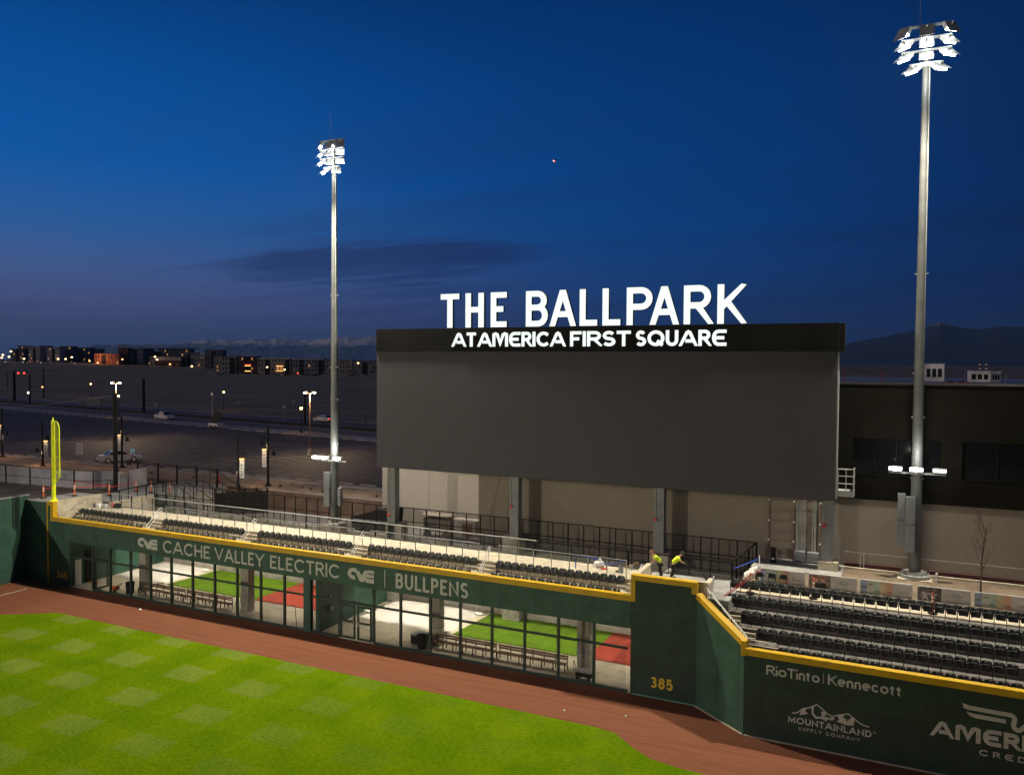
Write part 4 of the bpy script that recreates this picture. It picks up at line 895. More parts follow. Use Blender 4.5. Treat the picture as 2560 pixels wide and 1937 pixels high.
tower(-31.4, 8.85, .02, 36.3, 'left floodlight tower, slimmer one, standing in front of the car park', ((36.3, 2.2, 3, 55), (35.62, 2.2, 3, 44), (34.92, 2.2, 3, 38), (34.2, 1.5, 2, 34)), ((-1.35, 'lens'), (-.55, 'lens'), (.75, 'lens')), ((-.40, -.42, 6.95, 9.75, .52, .3), (.62, -.1, 7.05, 8.5, .3, .3)), 10.95, .37, .18)
for x, y, z, p in ((10.8, 7.6, 35.4, 420), (-31.4, 7.2, 33.6, 420), (10.8, 8.0, 13.4, 160), (-30.7, 7.9, 11.6, 300)): point('tower_light', (x, y, z), p, (1, .97, .88), .25)
# third tower outside the frame, by the third base side: its light rakes the wall from the left

dup(TWR, (-88.0, -135.6, 6.0), pi, 'floodlight tower standing on the third base side behind the photographer')
# ------------------------------------------------------------------ bullpen contents
def bench(x0, x1, y, label):
    t = thing('bench', label, 'bench', ((x0+x1)/2, y, 0), group='slatted bullpen benches'); n = max(2, round((x1-x0)/.78))
    mb = MB()
    for k in range(3): mb.box(x0, x1, y+.03+.14*k, y+.15+.14*k, .43, .47)
    mb.build('seat', M['wood'], t); mb = MB()
    for z in (.62, .77): mb.box(x0, x1, y+.44, y+.47, z, z+.11)
    mb.build('backrest', M['wood'], t)
    for i in range(n+1):
        x = x0+.06+(x1-x0-.12)*i/n; mb = MB(); mb.box(x-.025, x+.025, y+.04, y+.085, 0, .425); mb.box(x-.025, x+.025, y+.475, y+.515, 0, .90); mb.box(x-.025, x+.025, y+.09, y+.47, .37, .425); mb.build('leg', M['black_steel'], t)
bench(-44.9, -40.1, 1.05, 'left half of the slatted wooden bench in the left bullpen'); bench(-39.95, -35.2, 1.05, 'right half of the slatted wooden bench in the left bullpen')
bench(-17.46, -12.95, 1.12, 'left half of the slatted wooden bench in the right bullpen'); bench(-12.8, -8.1, 1.12, 'right half of the slatted wooden bench in the right bullpen')
for x, y, l in ((-18.05, .82, 'black trash can beside the bench in the right bullpen'), (-45.6, .95, 'black trash can beside the bench in the left bullpen')):
    t = thing('trash_can', l, 'trash can', (x, y, 0)); MB().lathe((x, y, .004), [(.28, 0), (.34, .80), (.37, .82), (.37, .88), (.33, .88), (.27, .1)], 16).build('bin', M['black_steel'], t); MB().tube([(x-.36, y, .62), (x-.42, y, .60), (x-.42, y, .52), (x-.34, y, .5)], .02).build('handle', M['black_steel'], t)
t = thing('storage_box', 'dark storage chest behind the trash can in the right bullpen', 'chest', (-18.9, 1.4, 0)); MB().box(-19.2, -18.3, 1.25, 2.2, .004, .55).build('chest', M['black_steel'], t, bevel=.02); MB().box(-19.22, -18.28, 1.22, 2.22, .56, .62).build('lid', M['grey_box'], t)
def tarp_cover(x0, x1, y0, y1, label):
    n = 22; k = 12; rnd = random.Random(int(-x0)); vs = []
    for j in range(k+1):
        for i in range(n+1):
            u, v = i/n, j/k; e_ = min(u, 1-u, v, 1-v); vs.append((x0+(x1-x0)*u+.35*v*(1-u), y0+(y1-y0)*v+.10*sin(u*9)*(1-v), .012+min(.24, e_*2.2)+.014*rnd.uniform(-1, 1)+.015*sin(u*14+v*5)))
    tag(MB().add(vs, [[j*(n+1)+i, j*(n+1)+i+1, (j+1)*(n+1)+i+1, (j+1)*(n+1)+i] for j in range(k) for i in range(n)]).build('mound_cover', M['tarp'], smooth=True), label, 'tarpaulin', 'tarpaulins over the practice mounds')
tarp_cover(-25.7, -17.95, 4.05, 9.2, 'pale tarpaulin over the mound in the right bullpen'); tarp_cover(-51.2, -45.35, 3.9, 9.2, 'pale tarpaulin over the mound in the left bullpen')
for i, (x, y, l) in enumerate(((-25.3, 4.95, 'white sandbag on the tarpaulin seen through the bullpen gate'), (-18.3, 4.1, 'white sandbag at the front corner of the right tarpaulin'), (-17.9, 8.5, 'white sandbag at the back corner of the right tarpaulin'), (-45.7, 3.95, 'white sandbag at the front corner of the left tarpaulin'), (-45.3, 8.5, 'white sandbag at the back corner of the left tarpaulin'), (-28.4, 4.1, 'white sandbag on red clay beside the green pier'))):
    tag(MB().ball((x, y, .28 if i == 0 else .12), .30, 10, 6, (1.25, .7, .42)).ball((x+.3, y+.05, .28 if i == 0 else .10), .13, 8, 5, (1, .6, .5)).build('sandbag', M['sandbag'], smooth=True), l, 'sandbag', 'sandbags holding down the tarpaulins')
t = thing('field_cart', 'low grey topped line cart with two looped handles beside a column', 'cart', (-6.7, .75, 0)); MB().box(-7.3, -6.2, .55, 1.0, .42, .56).build('top', M['galv'], t, bevel=.02); MB().box(-7.25, -6.25, .6, .95, .16, .40).build('body', M['black_steel'], t)
for x in (-7.32, -6.2): MB().tube([(x, .6, .45), (x-.12 if x < -7 else x+.02, .75, .95), (x-.12 if x < -7 else x+.02, .9, .95), (x, .95, .45)], .02).build('handle', M['black_steel'], t)
for x in (-7.1, -6.4): MB().cyl((x, .52, .1), (x, .58, .1), .1, .1, 12).build('wheel', M['tyre'], t)
t = thing('field_cart', 'small orange line marking cart beside the post in the left bullpen', 'cart', (-46.9, .6, 0)); MB().box(-47.3, -46.7, .45, .85, .18, .48).build('hopper', M['orange'], t, bevel=.03); MB().tube([(-46.7, .5, .4), (-46.3, .5, .75), (-46.3, .8, .75), (-46.7, .8, .4)], .02).build('handle', M['black_steel'], t)
for x in (-47.2, -46.8): MB().cyl((x, .42, .12), (x, .47, .12), .12, .12, 12).build('wheel', M['tyre'], t)
t = thing('rope', 'loose heap of yellow rope on the left bullpen floor', 'rope', (-50.6, 1.6, 0)); mb = MB(); rr_ = random.Random(2)
pts = [(-50.7+.5*cos(k*.9)*(.5+.5*rr_.random()), 1.6+.35*sin(k*1.1)*(.5+.5*rr_.random()), .02+.004*k % .05) for k in range(26)]
mb.tube(pts, .016, 5).build('coil', M['yellow'], t)
for x, l in ((-28.15, 'thin black hose pole leaning on the mesh left of the green pier'),): tag(MB().cyl((x-.22, .55, 1.35), (x+.15, .3, .01), .018, .018, 6).build('pole', M['black_steel']), l, 'pole')
tag(MB().box(-25.98, -25.80, 1.25, 1.55, 1.25, 1.55).box(-25.99, -25.9, 1.32, 1.48, 2.05, 2.3).build('wall_outlet', M['grey_box']), 'small outlet box on the dark divider wall inside the gate', 'outlet box')
tag(MB().ball((-31.2, 7.6, .06), .05, 8, 6).build('baseball', M['white']), 'white ball lying on the left bullpen turf', 'ball')
for i, (x, y) in enumerate(((-6.2, -3.8), (-3.0, -3.0), (-41.2, -1.75))): tag(MB().ball((x, y, .04), .06 if i < 2 else .11, 8, 6, (1, 1, .6)).build('litter', M['white']), ('white scrap on the red track left of 385', 'white scrap on the red track below 385', 'pale scrap on the track before the left bullpen')[i], 'litter')
# ------------------------------------------------------------------ people
def skin_mesh(name, pts, edges, m, parent, lv=2):
    me = bpy.data.meshes.new(name); me.from_pydata([p[:3] for p in pts], edges, []); o = bpy.data.objects.new(name, me); COL.objects.link(o)
    o.modifiers.new('s', 'SKIN'); sub = o.modifiers.new('d', 'SUBSURF'); sub.levels = lv; sub.render_levels = lv
    for v, p in zip(me.skin_vertices[0].data, pts): r = p[3]; v.radius = (r, p[4] if len(p) > 4 else r)
    me.skin_vertices[0].data[0].use_root = True
    bpy.context.view_layer.update(); dg = bpy.context.evaluated_depsgraph_get(); m2 = bpy.data.meshes.new_from_object(o.evaluated_get(dg)); bpy.data.objects.remove(o)
    m2.materials.clear(); m2.materials.append(m)
    for p in m2.polygons: p.use_smooth = True
    q = bpy.data.objects.new(name, m2); COL.objects.link(q); q.parent = parent; return q
def person(loc, rz, label, hand, capped, lean=0.):
    t = thing('person', label, 'person', loc, rz, local=True); hx, hz = hand; ch = (.30, 0, 1.22); nk = (.40, 0, 1.36); hd = (.50, 0, 1.42)
    pts = [(0, 0, .88, .15, .13), (.13, 0, 1.04, .145, .125), ch+(.15, .125), nk+(.06,), hd+(.088,), (.55, 0, 1.50, .105), (.57, 0, 1.58, .075)]
    ed = [(0, 1), (1, 2), (2, 3), (3, 4), (4, 5), (5, 6)]
    for s in (-1, 1):
        b = len(pts); pts += [(.02, s*.10, .82, .10), (.07*(1 if s > 0 else -.4), s*.13, .46, .068), (-.03 if s > 0 else -.16, s*.14, .09, .047), (.15 if s > 0 else .02, s*.15, .035, .038)]; ed += [(0, b), (b, b+1), (b+1, b+2), (b+2, b+3)]
        b = len(pts); ex, ez = (.30+hx)/2+.02, (1.22+hz)/2-.08; hy = s*.05; pts += [(.32, s*.19, 1.24, .062), (ex, s*.20, ez, .043), (hx-.04, hy, hz+.03, .030), (hx+.02, hy, hz, .036, .020)]; ed += [(2, b), (b, b+1), (b+1, b+2), (b+2, b+3)]
        p = b+3
        for q, (dy, ln) in enumerate(((-.030, .068), (-.010, .080), (.010, .076), (.030, .060))):
            c = len(pts); pts += [(hx+.05, hy+dy, hz-.012, .0095), (hx+.05+ln*.55, hy+dy, hz-.035, .009), (hx+.035+ln*.5, hy+dy, hz-.075, .008)]; ed += [(p, c), (c, c+1), (c+1, c+2)]
        c = len(pts); pts += [(hx+.01, hy-s*.035, hz-.02, .011), (hx+.04, hy-s*.045, hz-.055, .009)]; ed += [(p, c), (c, c+1)]
    skin_mesh('body', pts, ed, M['skin'], t)
    skin_mesh('shirt', [(-.03, 0, .90, .19, .165), (.13, 0, 1.06, .185, .16), (.30, 0, 1.24, .19, .16), (.36, 0, 1.32, .10), (.31, .20, 1.25, .095), (.38, .225, 1.10, .08), (.31, -.20, 1.25, .095), (.38, -.225, 1.10, .08)], [(0, 1), (1, 2), (2, 3), (2, 4), (4, 5), (2, 6), (6, 7)], M['hivis'], t)
    skin_mesh('trousers', [(0, 0, .90, .165, .145), (.02, .10, .80, .115), (.07, .13, .46, .088), (-.03, .14, .12, .070), (.02, -.10, .80, .115), (-.028, -.13, .46, .088), (-.16, -.14, .12, .070)], [(0, 1), (1, 2), (2, 3), (0, 4), (4, 5), (5, 6)], M['dark_cloth'], t)
    for s, x in ((1, .04), (-1, -.09)): MB().box(x-.10, x+.19, s*.145-.05, s*.145+.05, 0, .09).build('shoe', M['dark_cloth'], t, bevel=.03)
    if capped: mb = MB().ball((.55, 0, 1.56), .115, 12, 8, (1.1, 1, .8)); mb.box(.60, .76, -.07, .07, 1.53, 1.55); mb.build('cap', M['dark_cloth'], t)
    else: MB().ball((.545, 0, 1.555), .108, 12, 8, (1.05, .98, .75)).build('hair', M['hair'], t, smooth=True)
    f = MB().ball((.665, 0, 1.49), .018, 6, 5); f.ball((.648, .035, 1.515), .013, 6, 5); f.ball((.648, -.035, 1.515), .013, 6, 5); f.build('face', M['skin'], t)
    for s in (-1, 1): MB().ball((.55, s*.105, 1.50), .026, 6, 5, (1, .4, 1.3)).build('ear', M['skin'], t)
    return t
a1 = atan2(-.43, -.90); a2 = atan2(.43, .90)
person((-2.95, 3.45, 5.885), a1, 'worker in a lime shirt with bare head bending over the parapet, left one', (.50, .86), False)
person((-2.20, 3.50, 5.885), a2, 'worker in a lime shirt and dark cap pushing a long broom', (.66, .95), True)
t = thing('push_broom', 'long handled broom held by the worker in the dark cap', 'broom', (-.4, 4.1, 5.885)); h_ = Vector((-2.20, 3.50, 5.885)) + Matrix.Rotation(a2, 3, 'Z') @ Vector((.5, 0, 1.06)); e_ = Vector((-.42, 4.28, 5.93))
MB().cyl(h_, e_, .014, .014, 6).build('handle', M['wood'], t); MB().beam(e_+Vector((-.12, .25, 0)), e_+Vector((.12, -.25, 0)), .07, .09).build('brush', M['black_steel'], t)
# ------------------------------------------------------------------ walkway clutter
tag(MB().ball((-7.0, 4.0, 6.10), .30, 12, 8, (1.2, .8, .75)).ball((-6.95, 4.0, 6.36), .10, 8, 6).build('sack', M['sandbag'], smooth=True), 'white knotted sack on the walkway by the blue tape', 'sack')
for x, y, r, h, l, m in ((-5.35, 3.3, .17, .42, 'tall grey bucket on the walkway near the last guard rail', 'grey_box'), (-5.0, 4.35, .14, .32, 'short pale grey bucket behind the tall one', 'roof')):
    t = thing('bucket', l, 'bucket', (x, y, 5.9)); MB().lathe((x, y, 5.902), [(r*.85, 0), (r, h), (r*1.06, h), (r*.9, h), (r*.8, .05)], 14).build('pail', M[m], t); MB().tube([(x-r, y, 5.9+h), (x, y-.02, 5.9+h+.14), (x+r, y, 5.9+h)], .012).build('handle', M['black_steel'], t)
t = thing('push_broom', 'yellow handled broom leaning out of the grey bucket', 'broom', (-5.2, 4, 5.9)); MB().cyl((-5.55, 3.5, 6.0), (-4.62, 4.45, 6.40), .016, .016, 6).build('handle', M['yellow'], t); MB().beam((-5.7, 3.3, 5.96), (-5.4, 3.65, 5.96), .08, .08).build('brush', M['black_steel'], t)
tag(MB().beam((-4.5, 4.3, 5.95), (-4.36, 4.45, 6.3), .08, .03).build('trowel_board', M['white']), 'white board leaning near the bent worker', 'board')
mb = MB(); mb.tube([(-7.92, 2.33, 6.90), (-7.95, 2.33, 6.1)], .035, 4)
for a, b in (((-7.85, 2.40, 6.93), (-7.05, 3.95, 6.42)), ((-6.85, 3.8, 6.22), (-5.6, 2.6, 6.58)), ((-5.6, 2.6, 6.58), (-4.85, 2.40, 6.92))): mb.beam(a, b, .02, .06)
tag(mb.build('barrier_tape', M['blue']), 'blue tape tied between the guard rail posts by the sack', 'tape')
tag(MB().beam((1.1, 4.9, 6.55), (2.2, 7.2, 6.75), .02, .06).build('barrier_tape', M['blue']), 'blue tape from the black side rail to the banner barriers', 'tape')
tag(MB().box(-6.75, -6.4, 3.55, 3.75, 5.902, 5.97).build('tool', M['red']), 'small red tool lying on the pale walkway', 'tool')
t = thing('fire_extinguisher', 'red cylinder on the walkway behind the seats near the foul pole', 'fire extinguisher', (-51.4, 3.9, 5.9)); MB().lathe((-51.4, 3.9, 5.902), [(.12, 0), (.13, .05), (.13, .42), (.05, .50)], 12).build('tank', M['red'], t); MB().box(-51.46, -51.34, 3.87, 3.93, 6.40, 6.47).build('valve', M['black_steel'], t)
for i, (x, y, w, h, m) in enumerate(((-52.55, 3.5, .5, .35, 'white'), (-52.0, 3.7, .45, .30, 'lavender'), (-50.9, 4.05, .5, .4, 'black_steel'), (-53.05, 3.6, .3, .35, 'grey_box'))):
    t = thing('supply_box', ('white sack of supplies behind the seats by the foul pole', 'pale box of supplies behind the seats by the foul pole', 'black tool bag beside the red cylinder', 'grey tub at the left end of the supplies')[i], 'supplies', (x, y, 5.9)); MB().box(x-w/2, x+w/2, y-.2, y+.2, 5.902, 5.9+h).build('body', M[m], t, bevel=.05); MB().box(x-w/2+.05, x+w/2-.05, y-.12, y+.12, 5.9+h, 5.93+h).build('lid', M[m], t)
def delin(x, y, z, label, h=1.08):
    t = thing('delineator', label, 'delineator post', (x, y, z), group='orange delineator posts'); MB().lathe((x, y, z+.002), [(.24, 0), (.22, .05), (.08, .06)], 14).build('base', M['black_steel'], t); MB().lathe((x, y, z+.06), [(.062, 0), (.058, h*.8), (.03, h*.84), (.045, h*.92), (.04, h)], 12).build('post', M['orange'], t)
    for k in (.52, .70): MB().cyl((x, y, z+.06+h*k), (x, y, z+.06+h*k+.10), .064, .064, 12).build('band', M['sandbag'], t)
DL = [delin(*a) for a in ((-56.55, 1.2, 6.765, 'orange delineator nearest the dark wall corner'), (-55.3, 3.2, 6.765, 'orange delineator left of the foul pole supplies'), (-55.72, 6.96, 6.2, 'orange delineator in front of the thick black post'), (-55.4, 9.6, 6.2, 'orange delineator right of the thick black post'), (-53.6, 9.8, 6.2, 'orange delineator behind the black side railing'), (-51.6, 10.2, 6.2, 'orange delineator at the head of the stairs'), (-44.4, 13.6, 4.6, 'orange delineator on the service road right of the dark gate'), (-44.3, 23.6, 6.2, 'orange delineator at the edge of the car park left of the tower'), (2.43, 2.55, 5.88, 'orange delineator at the left end behind the top row'), (5.73, 3.0, 5.88, 'orange delineator before the banner with two faces'), (11.52, 2.95, 5.88, 'orange delineator before the dark banner with a player'))]
mb = MB()
for a, b in (((-56.55, 1.2, 7.5), (-58.6, 3.4, 7.25)), ((-55.3, 3.2, 7.5), (-55.72, 6.96, 7.1)), ((-55.72, 6.96, 7.1), (-62, 8.0, 6.95)), ((-55.72, 6.96, 6.95), (-55.4, 9.6, 7.1))):
    mb.beam(a, b, .012, .06)
tag(mb.build('barrier_tape', M['red']), 'red tape strung between the delineators by the foul pole', 'tape')
mb = MB()
for a, b in (((.85, .75, 5.55), (2.40, 2.55, 6.85)), ((2.40, 2.55, 6.85), (2.9, 4.6, 6.85)), ((.86, .78, 5.55), (2.45, 2.55, 6.70))): mb.beam(a, b, .012, .04)
tag(mb.build('barrier_tape', M['red']), 'red tape stretched across the top of the aisle steps', 'tape')
for i, (x, y) in enumerate(((2.78, 3.4), (3.45, 3.42), (4.07, 3.44))):
    t = thing('folding_chair', '%s black folding chair behind the top row near the tape' % ('left', 'middle', 'right')[i], 'chair', (x, y, 5.88), group='folding chairs behind the top row')
    MB().box(x-.21, x+.21, y-.15, y+.22, 6.33, 6.37).build('seat', M['seat'], t); MB().prism([(x-.21, 6.58), (x+.21, 6.58), (x+.19, 6.80), (x+.10, 6.84), (x-.10, 6.84), (x-.19, 6.80)], 'y', y+.20, y+.24).build('backrest', M['seat'], t)
    for dx in (-.19, .19): MB().tube([(x+dx, y+.24, 6.6), (x+dx, y-.18, 5.90)], .014).tube([(x+dx, y-.12, 6.34), (x+dx, y+.28, 5.90)], .014).build('leg', M['black_steel'], t)
# ------------------------------------------------------------------ banner barriers on the right walkway
BC = [mat('ban%d' % i, c, .75, .1, 3) for i, c in enumerate(((.20, .24, .34), (.33, .34, .28), (.28, .36, .31), (.42, .36, .22), (.46, .26, .17), (.36, .36, .34)))]
M['photo_dark'] = mat('photo_dark', (.10, .055, .05), .7, .5, 9, col2=(.28, .20, .18)); M['photo_grey'] = mat('photo_grey', (.045, .035, .035), .7, .4, 6, col2=(.17, .15, .15)); M['ink'] = mat('ink', (.10, .11, .12), .7)
def barrier(x0, x1, y, kind, label, b2='flower'):
    z0, z1 = 5.90, 6.86; t = thing('crowd_barrier', label, 'crowd barrier', ((x0+x1)/2, y, 5.88), group='banner covered crowd barriers')
    MB().tube([(x0, y, 5.90), (x0, y, z1-.08), (x0+.08, y, z1), (x1-.08, y, z1), (x1, y, z1-.08), (x1, y, 5.90)], .02, 8).tube([(x0, y, 6.05), (x1, y, 6.05)], .016, 6).build('frame', M['alu'], t)
    mb = MB(); n = int((x1-x0)/.12)
    for k in range(1, n): mb.cyl((x0+(x1-x0)*k/n, y, 6.05), (x0+(x1-x0)*k/n, y, z1), .007, .007, 4)
    mb.build('bars', M['alu'], t)
    for x in (x0+.2, x1-.2): MB().box(x-.03, x+.03, y-.3, y+.3, 5.885, 5.905).build('foot', M['galv'], t)
    f = y-.035; mb = MB()
    if kind == 'stripes':
        xs = [x0+.03+(x1-x0-.06)*q for q in (0, .13, .26, .38, .51, .64, 1)]
        for k in range(6): mb.k = k; mb.box(xs[k], xs[k+1], f, f+.012, 6.10, 6.83)
        b = mb.build('banner', BC, t); L_ = MB(); text(L_, 'LIVE', xs[2]+.03, xs[3]-.02, 6.22, 6.34, f, t=.2); L_.box(xs[0]+.03, xs[1]-.03, f-.004, f, 6.42, 6.52); text(L_, 'PLAY', xs[4]+.04, xs[5]-.04, 6.24, 6.34, f, t=.2); L_.box(xs[5]+.25, xs[6]-.2, f-.004, f, 6.35, 6.385); L_.box(xs[1]+.05, xs[2]-.05, f-.004, f, 6.6, 6.66); L_.build('banner_print', M['ink'], b)
    else:
        xm = x0+(x1-x0)*.46; mb.box(xm, x1-.03, f, f+.012, 6.10, 6.83); b = mb.build('banner', M['banner'], t)
        MB().box(x0+.03, xm-.003, f, f+.012, 6.10, 6.83).build('banner', M[kind], t)
        L_ = MB(); cx = (xm+x1)/2; ribbon(L_, [(cx+.22*cos(a*pi/12), 6.44+.2*sin(a*pi/12)) for a in range(13)], .022, f-.004, f); ribbon(L_, [(cx-.24, 6.44), (cx+.24, 6.44)], .022, f-.006, f); ribbon(L_, [(cx-.08+.1*cos(a*pi/8), 6.45+.13*sin(a*pi/8)) for a in range(9)], .018, f-.005, f); ribbon(L_, [(cx+.08+.1*cos(a*pi/8), 6.45+.13*sin(a*pi/8)) for a in range(9)], .018, f-.007, f); L_.build('banner_print', M['ink'], b)
        F_ = MB()
        if kind == 'photo_dark':
            for q in (.34, .64):
                px = x0+(xm-x0)*q; F_.k = 0; F_.prism([(px+.12*cos(a*pi/7), 6.58+.14*sin(a*pi/7)) for a in range(14)], 'y', f-.003, f); F_.k = 1; F_.prism([(px+.13*cos(a*pi/8), 6.62+.15*sin(a*pi/8)) for a in range(9)], 'y', f-.005, f-.0035)
                F_.k = 2; F_.prism([(px-.24, 6.12), (px+.22, 6.12), (px+.17, 6.38), (px-.17, 6.38)], 'y', f-.006-.001*q, f)
            F_.build('banner_print', [mat('print_skin', (.36, .24, .19), .7), M['hair'], M['dark_cloth']], b)
        else:
            px = x0+(xm-x0)*.28; F_.prism([(px-.10, 6.12), (px-.04, 6.36), (px-.12, 6.50), (px+.0, 6.60), (px+.10, 6.48), (px+.18, 6.30), (px+.24, 6.12), (px+.16, 6.12), (px+.08, 6.28), (px+.0, 6.12)], 'y', f-.004, f); F_.box(px-.14, xm-.2, f-.003, f, 6.44, 6.50); F_.build('banner_print', M['banner'], b)
barrier(2.66, 5.15, 4.55, 'stripes', 'barrier with striped coloured banner at the left end of the row'); barrier(5.33, 7.87, 4.55, 'photo_dark', 'barrier with a photo banner of two smiling people')
barrier(8.0, 10.6, 4.58, 'stripes', 'barrier with striped coloured banner under the floodlight tower'); barrier(10.83, 13.35, 4.6, 'photo_grey', 'barrier with a dark banner of a baseball player'); barrier(13.5, 16.1, 4.6, 'stripes', 'barrier with striped coloured banner at the right frame edge'); 
t = thing('crowd_barrier', 'end-on white banner barrier at the back corner of the row', 'crowd barrier', (2.4, 5.8, 6), group='banner covered crowd barriers'); MB().tube([(2.62, 4.7, 5.9), (2.62, 4.7, 6.86), (2.25, 7.1, 7.0), (2.25, 7.1, 6.1)], .02).build('frame', M['alu'], t)
MB().quad((2.60, 4.75, 6.1), (2.24, 7.05, 6.25), (2.24, 7.05, 6.95), (2.60, 4.75, 6.83)).build('banner', M['banner'], t, recalc=False)
for i, (x, y) in enumerate(((1.95, 5.1), (2.1, 6.2))): tag(MB().ball((x, y, 6.2), .34, 10, 6, (.9, 1.1, .8)).ball((x+.2, y-.2, 6.38), .2, 8, 6).build('sack', M['sandbag'], smooth=True), ('front', 'rear')[i]+' crumpled white sack beside the end-on barrier', 'sack')
# ------------------------------------------------------------------ right plaza furniture
t = thing('equipment_stand', 'slim black equipment stand left of the electrical cabinets', 'equipment stand', (2.8, 9.0, 6.2)); MB().box(2.66, 2.96, 8.95, 9.15, 6.25, 7.14).build('body', M['black_steel'], t); MB().box(2.6, 3.02, 8.85, 9.25, 6.2, 6.25).build('foot', M['black_steel'], t); MB().box(2.74, 2.88, 8.935, 8.95, 6.4, 6.5).build('label_plate', M['white'], t)
for i, (x0, x1) in enumerate(((3.98, 4.62), (4.74, 5.44))):
    t = thing('electrical_cabinet', ('left', 'right')[i]+' grey electrical cabinet fed by conduits against the tan wall', 'electrical cabinet', ((x0+x1)/2, 9.9, 6.2), group='electrical cabinets')
    MB().box(x0, x1, 9.75, 10.2, 6.28, 6.86).build('cabinet', M['grey_box'], t); mb = MB()
    for x in (x0+.06, x1-.06): mb.box(x-.03, x+.03, 9.8, 10.15, 6.2, 6.28)
    mb.build('foot', M['black_steel'], t); mb = MB(); xs = [4.06+.075*k for k in range(8)] if i == 0 else [5.02, 5.13, 5.2]
    for x in xs: mb.cyl((x, 10.22, 6.86), (x, 10.22, 10.1), .024 if i == 0 else .035, None, 6)
    mb.build('conduit', M['galv'], t); MB().box(x0, x1, 9.74, 9.75, 6.55, 6.56).build('door_seam', M['black_steel'], t)
mb = MB()
for x in (2.36, 3.89, 5.46):
    mb.box(x-.02, x+.02, 10.26, 10.30, 6.2, 10.2)
for z in (7.36, 8.62, 9.95): mb.box(2.36, 5.46, 10.27, 10.30, z, z+.035)
t = thing('conduit_rack', 'thin rust brown conduit rack on the tan wall above the cabinets', 'conduit rack', (3.9, 10.28, 6.2)); mb.build('rails', M['rust_pole'], t); mb = MB()
for x in (2.36, 3.89, 5.46):
    for z in (7.36, 8.62, 9.95): mb.box(x-.05, x+.05, 10.22, 10.26, z-.04, z+.06)
mb.build('junction_box', M['white'], t)
MB().cyl((6.62, 10.2, 6.2), (6.62, 10.2, 8.1), .03, .03, 6).build('standpipe', M['galv'], t)
t = thing('guard_rail', 'thin grey rail along the foot of the tan building', 'railing', (12, 10.1, 6.2), group='guard rails behind the seats'); MB().box(6.9, 30, 10.08, 10.12, 7.08, 7.13).build('top_rail', M['galv'], t)
for x in (7.82, 8.02, 14.3, 20.7, 27): MB().box(x-.03, x+.03, 10.08, 10.12, 6.2, 7.08).build('post', M['galv'], t)
MB().box(6.9, 60, 10.16, 10.34, 6.15, 6.42).build('wall_base', M['maroon'], BLD)
t = thing('bollard', 'short white pipe standing right of the tower base', 'pipe', (11.94, 8.7, 6.13)); MB().cyl((11.94, 8.7, 6.13), (11.94, 8.7, 6.62), .06, .06, 10).build('pipe', M['white'], t); MB().cyl((11.94, 8.7, 6.62), (11.94, 8.7, 6.68), .07, .07, 10).build('cap', M['white'], t)
struct('tower_pad', MB().box(9.9, 11.7, 8.4, 10.05, 6.0, 6.19), M['concrete'])
def bare_tree(x, y, z, H, label, seed):
    t = thing('bare_tree', label, 'tree', (x, y, z)); r = random.Random(seed); mb = MB(); tw = MB()
    mb.cyl((x, y, z), (x+.03, y, z+H*.42), .05, .03, 8)
    def br(p, d, L, rad, dep, m):
        q = p+d*L; m.cyl(p, q, rad, rad*.6, 5)
        if dep:
            for _ in range(3 if dep > 1 else 4):
                nd_ = (d+Vector((r.uniform(-.6, .6), r.uniform(-.6, .6), r.uniform(-.05, .4)))).normalized(); br(p+d*L*r.uniform(.45, 1), nd_, L*r.uniform(.5, .75), rad*.5, dep-1, tw)
    for k in range(7):
        f = .28+.09*k/1.2; a = k*2.4; p = Vector((x, y, z+H*f)); br(p, Vector((cos(a)*.42, sin(a)*.42, 1)).normalized(), H*.26*r.uniform(.7, 1.1), .018, 2, mb)
    br(Vector((x+.03, y, z+H*.42)), Vector((.10, 0, 1)).normalized(), H*.5, .028, 2, mb)
    mb.build('trunk', M['bark'], t); tw.build('crown', M['bark'], t)
bare_tree(14.05, 7.6, 6.12, 4.1, 'leafless young tree in front of the tan wall', 5); bare_tree(-52.2, 15.6, 6.2, 3.4, 'thin leafless sapling behind the picket fence', 8)
# ------------------------------------------------------------------ service road, stairs, left plaza
t = thing('concrete_stairs', 'broad concrete stairs with black rails below the picket fence', 'stairs', (-48, 12, 4.6)); mb = MB()
for k in range(10): mb.box(-50.2+.34*k, -50.2+.34*(k+1), 9.7, 14.6, 4.55, 6.2-.16*k)
mb.build('steps', M['concrete_grey'], t); mb = MB()
for k in range(10): mb.box(-50.2+.34*(k+1)-.06, -50.2+.34*(k+1)+.002, 9.72, 14.58, 6.2-.16*k+.002, 6.2-.16*k+.006)
mb.build('nosing', M['black_steel'], t)
for y in (9.75, 11.3, 12.9, 14.5):
    h = MB().tube([(-50.9, y, 7.15), (-50.2, y, 7.15), (-46.8, y, 5.55), (-46.2, y, 5.55)], .03).build('handrail', M['black_steel'], t); mb = MB()
    for k in range(5): x = -50.2+.85*k; mb.cyl((x, y, 6.2-.4*k), (x, y, 7.15-.4*k), .03, .03, 6)
    mb.build('baluster', M['black_steel'], h)
t = thing('gate', 'pair of dark slatted gates on the service road below the bell lamp post', 'gate', (-45, 11, 4.6))
for x0, y0, x1, y1 in ((-46.1, 10.4, -44.2, 12.0), (-44.1, 12.1, -42.6, 13.3)):
    g = MB().beam((x0, y0, 5.7), (x1, y1, 5.7), .05, 1.9).build('gate_leaf', M['black_steel'], t); mb = MB(); mb.box(x0-.06, x0+.06, y0-.06, y0+.06, 4.6, 7.0); mb.box(x1-.06, x1+.06, y1-.06, y1+.06, 4.6, 7.0); mb.beam((x0, y0, 6.95), (x1, y1, 6.95), .06); mb.build('gate_post', M['black_steel'], g)
